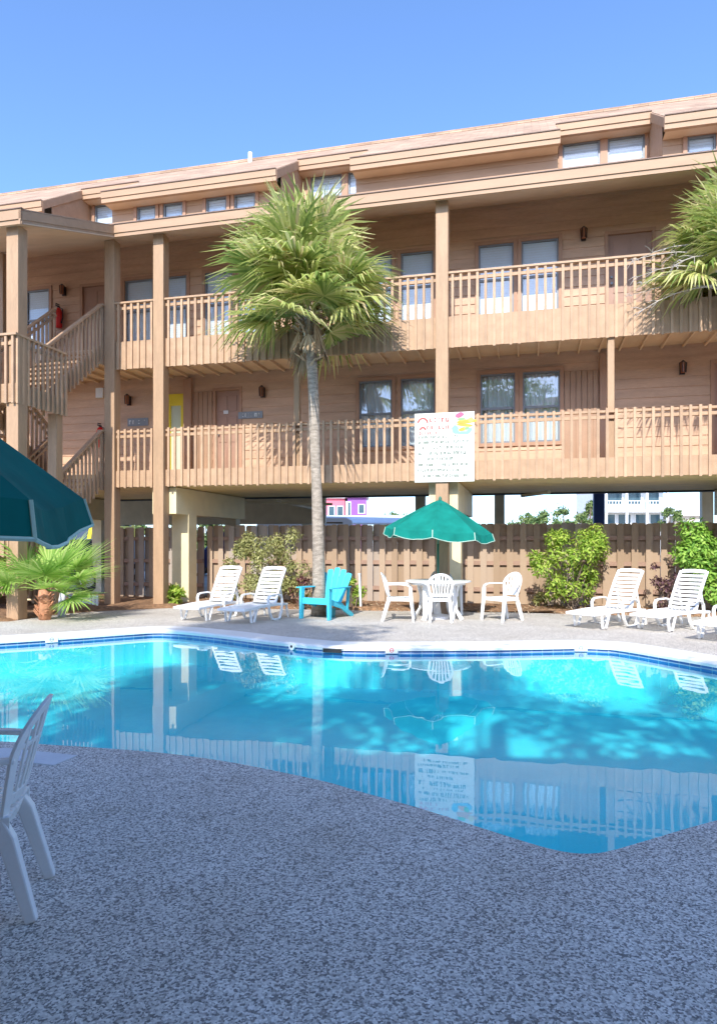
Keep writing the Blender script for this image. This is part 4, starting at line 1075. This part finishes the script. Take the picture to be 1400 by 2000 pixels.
def leaf(mb, p, n, l, w_, r):
    a = Vector((r.gauss(0, 1), r.gauss(0, 1), r.gauss(0, 1))); a = (a - n * a.dot(n) * .6).normalized(); s = n.cross(a)
    if s.length < .01: return
    s.normalize(); m_ = p + a * l * .5
    mb.poly([p, m_ + s * w_ * .5 + n * l * .05, p + a * l, m_ - s * w_ * .5 + n * l * .05])
def bush(name, label, cat, loc, rx, ry, h, n, mat, ls, seed, z0=.15, nclump=26, twigs=14, bare=0.0, group=None):
    r = random.Random(seed); t = thing(name, label, cat, loc, 0, group)
    st = MB(); cl = []
    for k in range(nclump):
        a = r.uniform(0, 6.28); zz = r.uniform(.12, 1); prof_ = (1 - abs(zz - .58) ** 1.8 * 1.55); q = math.sqrt(r.uniform(.08, 1)) * max(.25, prof_)
        cl.append((Vector((math.cos(a) * rx * q, math.sin(a) * ry * q, z0 + (h - z0) * zz * (.9 + .1 * r.random()))), r.uniform(.14, .26) * (rx + ry + h) / 3))
    for k in range(twigs):
        c, _ = cl[r.randrange(len(cl))]; b0 = Vector((r.uniform(-.1, .1), r.uniform(-.1, .1), 0)); mid = b0.lerp(c, .5) + Vector((r.uniform(-.06, .06), r.uniform(-.06, .06), .05)); st.tube([b0, mid, c], [.016, .011, .004], 5)
    st.build('stems', M['bark'], t)
    lv = MB()
    for k in range(n):
        c, cr = cl[r.randrange(len(cl))]; d = Vector((r.gauss(0, 1), r.gauss(0, 1), r.gauss(0, 1))).normalized(); p = c + d * cr * r.uniform(.5, 1.05) ** .7
        if p.z < .04: continue
        if bare and p.z < h * .45 and r.random() < bare: continue
        leaf(lv, p, (d + Vector((0, 0, .6))).normalized(), ls * r.uniform(.6, 1.25), ls * r.uniform(.3, .5), r)
    lv.build('leaves', mat, t)
    return t
bush('bush', 'olive green loose bush behind the two left loungers', 'bush', (-2.0, 15.1, 0), .85, .5, 1.62, 6500, M['olive'], .085, 31, bare=.25, nclump=36)
bush('bush', 'bright green rounded bush between the free chair and the right loungers', 'bush', (4.32, 14.05, 0), .80, .6, 1.66, 6500, M['bright'], .10, 32, bare=.55, twigs=26)
bush('bush', 'dense leafy green bush at the right edge against the fence', 'bush', (7.0, 13.45, 0), .95, .55, 1.75, 8000, M['dense'], .115, 33, z0=.3)
bush('small_plant', 'low yellow-green plant at the foot of the left cream column', 'plant', (-4.05, 15.35, 0), .28, .25, .40, 420, M['bright'], .16, 34, z0=.02, nclump=10, twigs=5)
bush('small_plant', 'small flowering plant right of the aqua chair beside the white stake', 'plant', (-.10, 14.5, 0), .22, .2, .62, 420, M['bright'], .10, 35, z0=.05, nclump=9, twigs=6)
bush('small_plant', 'dark reddish low plant left of the aqua chair', 'plant', (-1.10, 14.5, 0), .38, .28, .62, 460, leaf_mat('dark red leaf', [(0, (.10, .03, .04)), (.5, (.22, .09, .09)), (1, (.30, .22, .10))], .2), .09, 36, z0=.05, nclump=10, twigs=8)
bush('small_plant', 'clump of dark purple leaves left of the dense right bush', 'plant', (6.05, 13.7, 0), .25, .25, .98, 520, leaf_mat('purple leaf', [(0, (.07, .03, .05)), (.6, (.18, .09, .10)), (1, (.24, .17, .10))], .2), .09, 37, z0=.05, nclump=12, twigs=9)  # upright clump of small dark purple leaves
for k, (u, v, hh) in enumerate(((-.2, 1.5, .35), (2.1, 1.3, .3), (-3.2, 1.1, .3), (-4.9, 1.2, .42))):
    c = W(u, v); bush('small_plant', ['tuft of low weeds by the middle post behind the table', 'low weeds between the free chair and the bright bush', 'low weeds behind the left lounger pair', 'grassy tuft left of the left lounger pair'][k], 'plant', c, .25, .16, hh, 220, M['olive'], .11, 50 + k, z0=.02, nclump=7, twigs=3)
t = thing('garden_stake', 'thin white stake standing in the bed right of the aqua chair', 'stake', (.05, 14.35, 0)); m = MB(); m.tube([(0, 0, 0), (-.03, 0, .74)], .025, 8); m.build('stake', M['whiteflat'], t)
m = MB(); m.tube([(-.03, 0, .74), (-.03, 0, .765)], .03, 8); m.build('cap', M['whiteflat'], t)

def tree(name, label, loc, h, cr, n, mat, ls, seed, trunk_r=.14, crown_z=.62, flat=.8, ncl=30, group='trees beyond the fence', gap=1.0):
    r = random.Random(seed); t = thing(name, label, 'tree', loc, 0, group); tk = MB(); cl = []
    for k in range(ncl):
        a = r.uniform(0, 6.28); zz = r.uniform(-1, 1); q = math.sqrt(max(0, 1 - zz * zz)) * r.uniform(.35, 1); cl.append((Vector((math.cos(a) * cr * q, math.sin(a) * cr * q, h * crown_z + (h * (1 - crown_z)) * zz * flat + 0)), cr * r.uniform(.2, .36) * gap))
    tk.tube([(0, 0, -.05), (.05 * cr, 0, h * .3), (0, .04 * cr, h * crown_z), (.03, 0, h * .85)], [trunk_r, trunk_r * .8, trunk_r * .55, trunk_r * .15], 9)
    for k in range(min(14, ncl)):
        c, _ = cl[k]; b0 = Vector((0, 0, h * r.uniform(.3, .6))); tk.tube([b0, b0.lerp(c, .55) + Vector((0, 0, .1 * cr)), c], [trunk_r * .35, trunk_r * .2, trunk_r * .06], 6)
    tk.build('trunk', M['bark'], t)
    lv = MB()
    for k in range(n):
        c, q = cl[r.randrange(ncl)]; d = Vector((r.gauss(0, 1), r.gauss(0, 1), r.gauss(0, .8))).normalized(); p = c + d * q * r.uniform(.25, 1.05)
        leaf(lv, p, (d + Vector((0, 0, .5))).normalized(), ls * r.uniform(.6, 1.3), ls * r.uniform(.35, .6), r)
    lv.build('crown', mat, t)
    return t
def at(px, y): return ((px - 700) / 1350 * y, y, -.03)
FT = [(1022, 62, 4.4, 1.5, 'low bushy tree beyond the car park, left end of the right-hand tree row'), (1062, 56, 4.0, 1.5, 'yellowish bushy tree beyond the car park, left of the spiky pale tree'), (1100, 66, 4.9, 1.8, 'broad green tree beyond the car park, in the middle of the right-hand row'), (1135, 70, 4.6, 1.5, 'small round tree beyond the car park, left of the blue column'), (1152, 80, 6.6, 1.2, 'slim tall tree just left of the blue column'),
      (772, 75, 4.9, 1.6, 'small tree seen above the white awning'), (745, 82, 4.2, 1.6, 'low tree left of the small tree above the white awning'), (1308, 70, 5.2, 1.4, 'yellow-green tree between the white house and the pale gabled house'), (405, 40, 2.9, 1.3, 'leafy tree seen between the left column and the fence top'), (250, 38, 2.7, 1.1, 'leafy tree between the two left building posts'), (335, 44, 3.2, 1.2, 'small tree behind the left cream column')]
for k, (px, y, h, cr, lab) in enumerate(FT): tree('small_tree', lab, at(px, y), h, cr, 1500, M['farleaf'], .34, 60 + k, ncl=18)

# ------------------------------------------------------------------ houses and vehicles beyond the fence
def house(name, label, px, y, w_, d, h, wall, roofmat, decks=(), wins=(), gable=1.6):
    x, yy, _ = at(px, y); t = thing(name, label, 'house', (x, yy, -.03)); hw_ = w_ / 2
    m = MB(); m.box(-hw_, hw_, 0, d, 0, h); m.build('wall', M[wall], t)
    m = MB(); m.poly([(-hw_ - .4, -.5, h), (hw_ + .4, -.5, h), (0, -.5, h + gable)]); m.poly([(-hw_ - .4, d + .5, h), (0, d + .5, h + gable), (hw_ + .4, d + .5, h)])
    m.quad((-hw_ - .4, -.5, h), (0, -.5, h + gable), (0, d + .5, h + gable), (-hw_ - .4, d + .5, h)); m.quad((hw_ + .4, -.5, h), (hw_ + .4, d + .5, h), (0, d + .5, h + gable), (0, -.5, h + gable)); m.quad((-hw_ - .4, -.5, h), (-hw_ - .4, d + .5, h), (hw_ + .4, d + .5, h), (hw_ + .4, -.5, h))
    m.build('roof', M[roofmat], t)
    for (a, b, z0, z1) in wins:
        f = MB(); q = .12; f.box(a - q, b + q, -.06, -.002, z0 - q, z0); f.box(a - q, b + q, -.06, -.002, z1, z1 + q); f.box(a - q, a, -.06, -.002, z0, z1); f.box(b, b + q, -.06, -.002, z0, z1); o = f.build('window', M['whiteflat'], t)
        f = MB(); f.box(a, b, -.03, -.003, z0, z1); f.build('pane', M['darkglass'], o)
    for (z, dd) in decks:
        k = MB(); k.box(-hw_, hw_, -dd, -.01, z - .25, z); o = k.build('balcony', M['whiteflat'], t)
        k = MB(); n = int(w_ / .35)
        for i in range(n + 1): x_ = -hw_ + .05 + (w_ - .1) * i / n; k.box(x_ - .04, x_ + .04, -dd, -dd + .06, z, z + 1)
        k.box(-hw_, hw_, -dd - .02, -dd + .08, z + 1, z + 1.08); k.build('balcony_rail', M['whiteflat'], o)
        for i in range(4):
            x_ = -hw_ + .12 + (w_ - .24) * i / 3; k = MB(); k.box(x_ - .12, x_ + .12, -dd + .08, -dd + .32, z - 3.0, z - .25); k.build('column', M['whiteflat'], o)
    return t
house('beach_house', 'white beach house with balconies right of the blue column', 1234, 80, 7.2, 9, 9, 'whitewall', 'tanwall', ((5.15, 1.6), (8.1, 1.6)), [(-3.1, -2.0, 3.3, 4.7), (-1.6, -.2, 3.3, 4.7), (.4, 1.7, 3.3, 4.7), (2.1, 3.2, 3.3, 4.7), (-3, -1.2, 5.9, 7.2), (-.5, 1, 5.9, 7.2), (1.6, 3.1, 5.9, 7.2)])
house('beach_house', 'pale gabled beach house at the far right under the building', 1350, 90, 4.2, 8, 4.9, 'tanwall', 'whitewall', (), [(-1.3, -.3, 3, 4.2), (.4, 1.4, 3, 4.2)], 3.0)
house('beach_house', 'pink beach house glimpsed beside the palm trunk', 655, 118, 3.2, 8, 9, 'pinkwall', 'whitewall', (), [(-1.1, -.2, 6.0, 7.6), (.35, 1.25, 6.0, 7.6)])
house('beach_house', 'purple beach house with white trim right of the pink one', 697, 116, 3.2, 8, 9, 'purplewall', 'whitewall', (), [(-1.5, -1.1, 3, 8.2), (.3, 1.2, 6.4, 7.8)])
def vehicle(name, label, cat, px, y, rz, L, wd, h, body, hood=.9):
    x, yy, _ = at(px, y); t = thing(name, label, cat, (x, yy, -.01), R(rz)); hl, hw_ = L / 2, wd / 2
    prof_ = [(-hl, .35), (-hl + .05, .95), (-hl + .15, 1.0), (-hl + hood, 1.08), (-hl + hood + .55, h - .08), (-hl + hood + .8, h), (hl - .35, h), (hl - .12, h - .12), (hl, 1.0), (hl, .35)]
    m = MB(); i = 0; n = len(prof_)
    for y_, s in ((-hw_, 0), (hw_, 0)): m.v += [(a, y_ * (1 if b < 1.1 else .90), b) for a, b in prof_]
    m.f.append(tuple(range(n))); m.f.append(tuple(n + k for k in reversed(range(n))))
    for k in range(n): m.f.append((k, n + k, n + (k + 1) % n, (k + 1) % n))
    m.build('body', M[body], t, bevel=.05)
    for sy in (-1, 1):
        g = MB(); z0, z1 = 1.1, h - .18
        def yy_(z): return sy * hw_ * (1 - .10 * min(1, max(0, (z - 1.0) / .1))) + sy * .006
        x0 = -hl + hood + .25
        for a, b in ((x0 + .25, x0 + 1.1), (x0 + 1.2, hl - .5)): g.box(a, b, min(yy_(z0), yy_(z0) + sy * .006), max(yy_(z0), yy_(z0) + sy * .006), z0 + .04, z1)
        g.build('side_window', M['carglass'], t)
        for wx in (-hl + .85, hl - .85):
            w_ = MB(); w_.tube([(wx, sy * (hw_ - .20), .34), (wx, sy * (hw_ + .01), .34)], .34, 18); o = w_.build('wheel', M['black'], t)
            w_ = MB(); w_.tube([(wx, sy * (hw_ + .011), .34), (wx, sy * (hw_ + .025), .34)], [.21, .18], 14); w_.build('rim', M['pale'], o)
        w_ = MB(); w_.box(-hl - .015, -hl + .02, sy * hw_ * .62 - .14, sy * hw_ * .62 + .14, .66, .84); w_.build('headlight', M['pale'], t)
    g = MB(); a, b = (-hl + hood + .02, 1.12), (-hl + hood + .5, h - .14); e_ = .012
    g.quad((a[0] - e_, -hw_ * .8, a[1]), (a[0] - e_, hw_ * .8, a[1]), (b[0] - e_, hw_ * .76, b[1]), (b[0] - e_, -hw_ * .76, b[1])); g.build('windscreen', M['carglass'], t)
    return t
vehicle('parked_van', 'white van roof showing over the fence left of the palm trunk', 'van', 570, 27, 8, 4.8, 1.9, 2.38, 'vanwhite', .6)
vehicle('parked_van', 'yellow van showing beside the left building post', 'van', 180, 32, 80, 5, 1.95, 2.45, 'vanyellow', .6)
vehicle('parked_car', 'dark blue car behind the low fan palm at the left', 'car', 90, 20.5, 5, 4.6, 1.85, 1.5, 'carblue', 1.2)
vehicle('parked_car', 'light blue car in front of the yellow van at the left', 'car', 185, 26, 12, 4.4, 1.8, 1.55, 'silver', 1.2)
vehicle('parked_car', 'dark car between the left column and the white van', 'car', 455, 30, 5, 4.5, 1.85, 1.85, 'carblue', 1.1)
t = thing('awning', 'white awning roof over the fence right of the palm trunk', 'awning', ((735 - 700) / 1350 * 31, 31, -.03))
m = MB(); m.quad((-2.6, -1.5, 2.28), (2.6, -1.5, 2.28), (2.6, 1.5, 2.72), (-2.6, 1.5, 2.72)); m.quad((-2.6, 1.5, 2.66), (2.6, 1.5, 2.66), (2.6, -1.5, 2.2), (-2.6, -1.5, 2.2)); m.quad((-2.6, -1.5, 2.2), (2.6, -1.5, 2.2), (2.6, -1.5, 2.28), (-2.6, -1.5, 2.28)); m.build('roof', M['whitewall'], t)
for x in (-2.5, 2.5):
    for y in (-1.4, 1.4): m = MB(); m.box(x - .05, x + .05, y - .05, y + .05, 0, 2.2); m.build('post', M['whiteflat'], t)

# ------------------------------------------------------------------ out of view behind the viewpoint: trees, and a block added for shade
t = thing('shade_block', 'unseen tan building block added behind the viewpoint to shade the near deck', 'building', (-1, -4.6, 0))
m = MB(); m.box(-15, 13, -9, 0, 0, 7.6); m.build('wall', M['siding'], t)
m = MB(); m.quad((-15.5, .5, 7.5), (13.5, .5, 7.5), (13.5, -4.5, 9.4), (-15.5, -4.5, 9.4)); m.quad((-15.5, -4.5, 9.4), (13.5, -4.5, 9.4), (13.5, -9.5, 7.5), (-15.5, -9.5, 7.5)); m.quad((-15.5, -9.5, 7.48), (13.5, -9.5, 7.48), (13.5, .5, 7.48), (-15.5, .5, 7.48)); m.build('roof', M['shingle'], t)
for k in range(7):
    for z in (1.0, 4.4):
        x = -13 + k * 3.8; f = MB(); f.box(x, x + 1.5, .001, .05, z, z + 1.5); o = f.build('window', M['whiteflat'], t); f = MB(); f.box(x + .08, x + 1.42, .051, .06, z + .08, z + 1.42); f.build('pane', M['darkglass'], o)
for k, (x, y, h, cr, n, ls) in enumerate(((-4.3, -4.0, 11.2, 2.5, 9000, .22), (-.9, -3.4, 9.4, 1.7, 2200, .18), (1.3, -2.8, 8.6, 1.3, 1500, .18))):
    tree('shade_tree', ['broad tall shade tree at the left behind the viewpoint', 'middle shade tree behind the viewpoint', 'smaller shade tree at the right behind the viewpoint'][k], (x, y, 0), h, cr, n, M['dense'], ls, 90 + k, .18, .82, .9, 34, 'shade trees behind the viewpoint', 1.0)
cabbage_palm('tall cabbage palm behind the viewpoint at the left', (-4.75, -2.0, 0), 9.9, 1.7, 41, nf=36, dead=6)
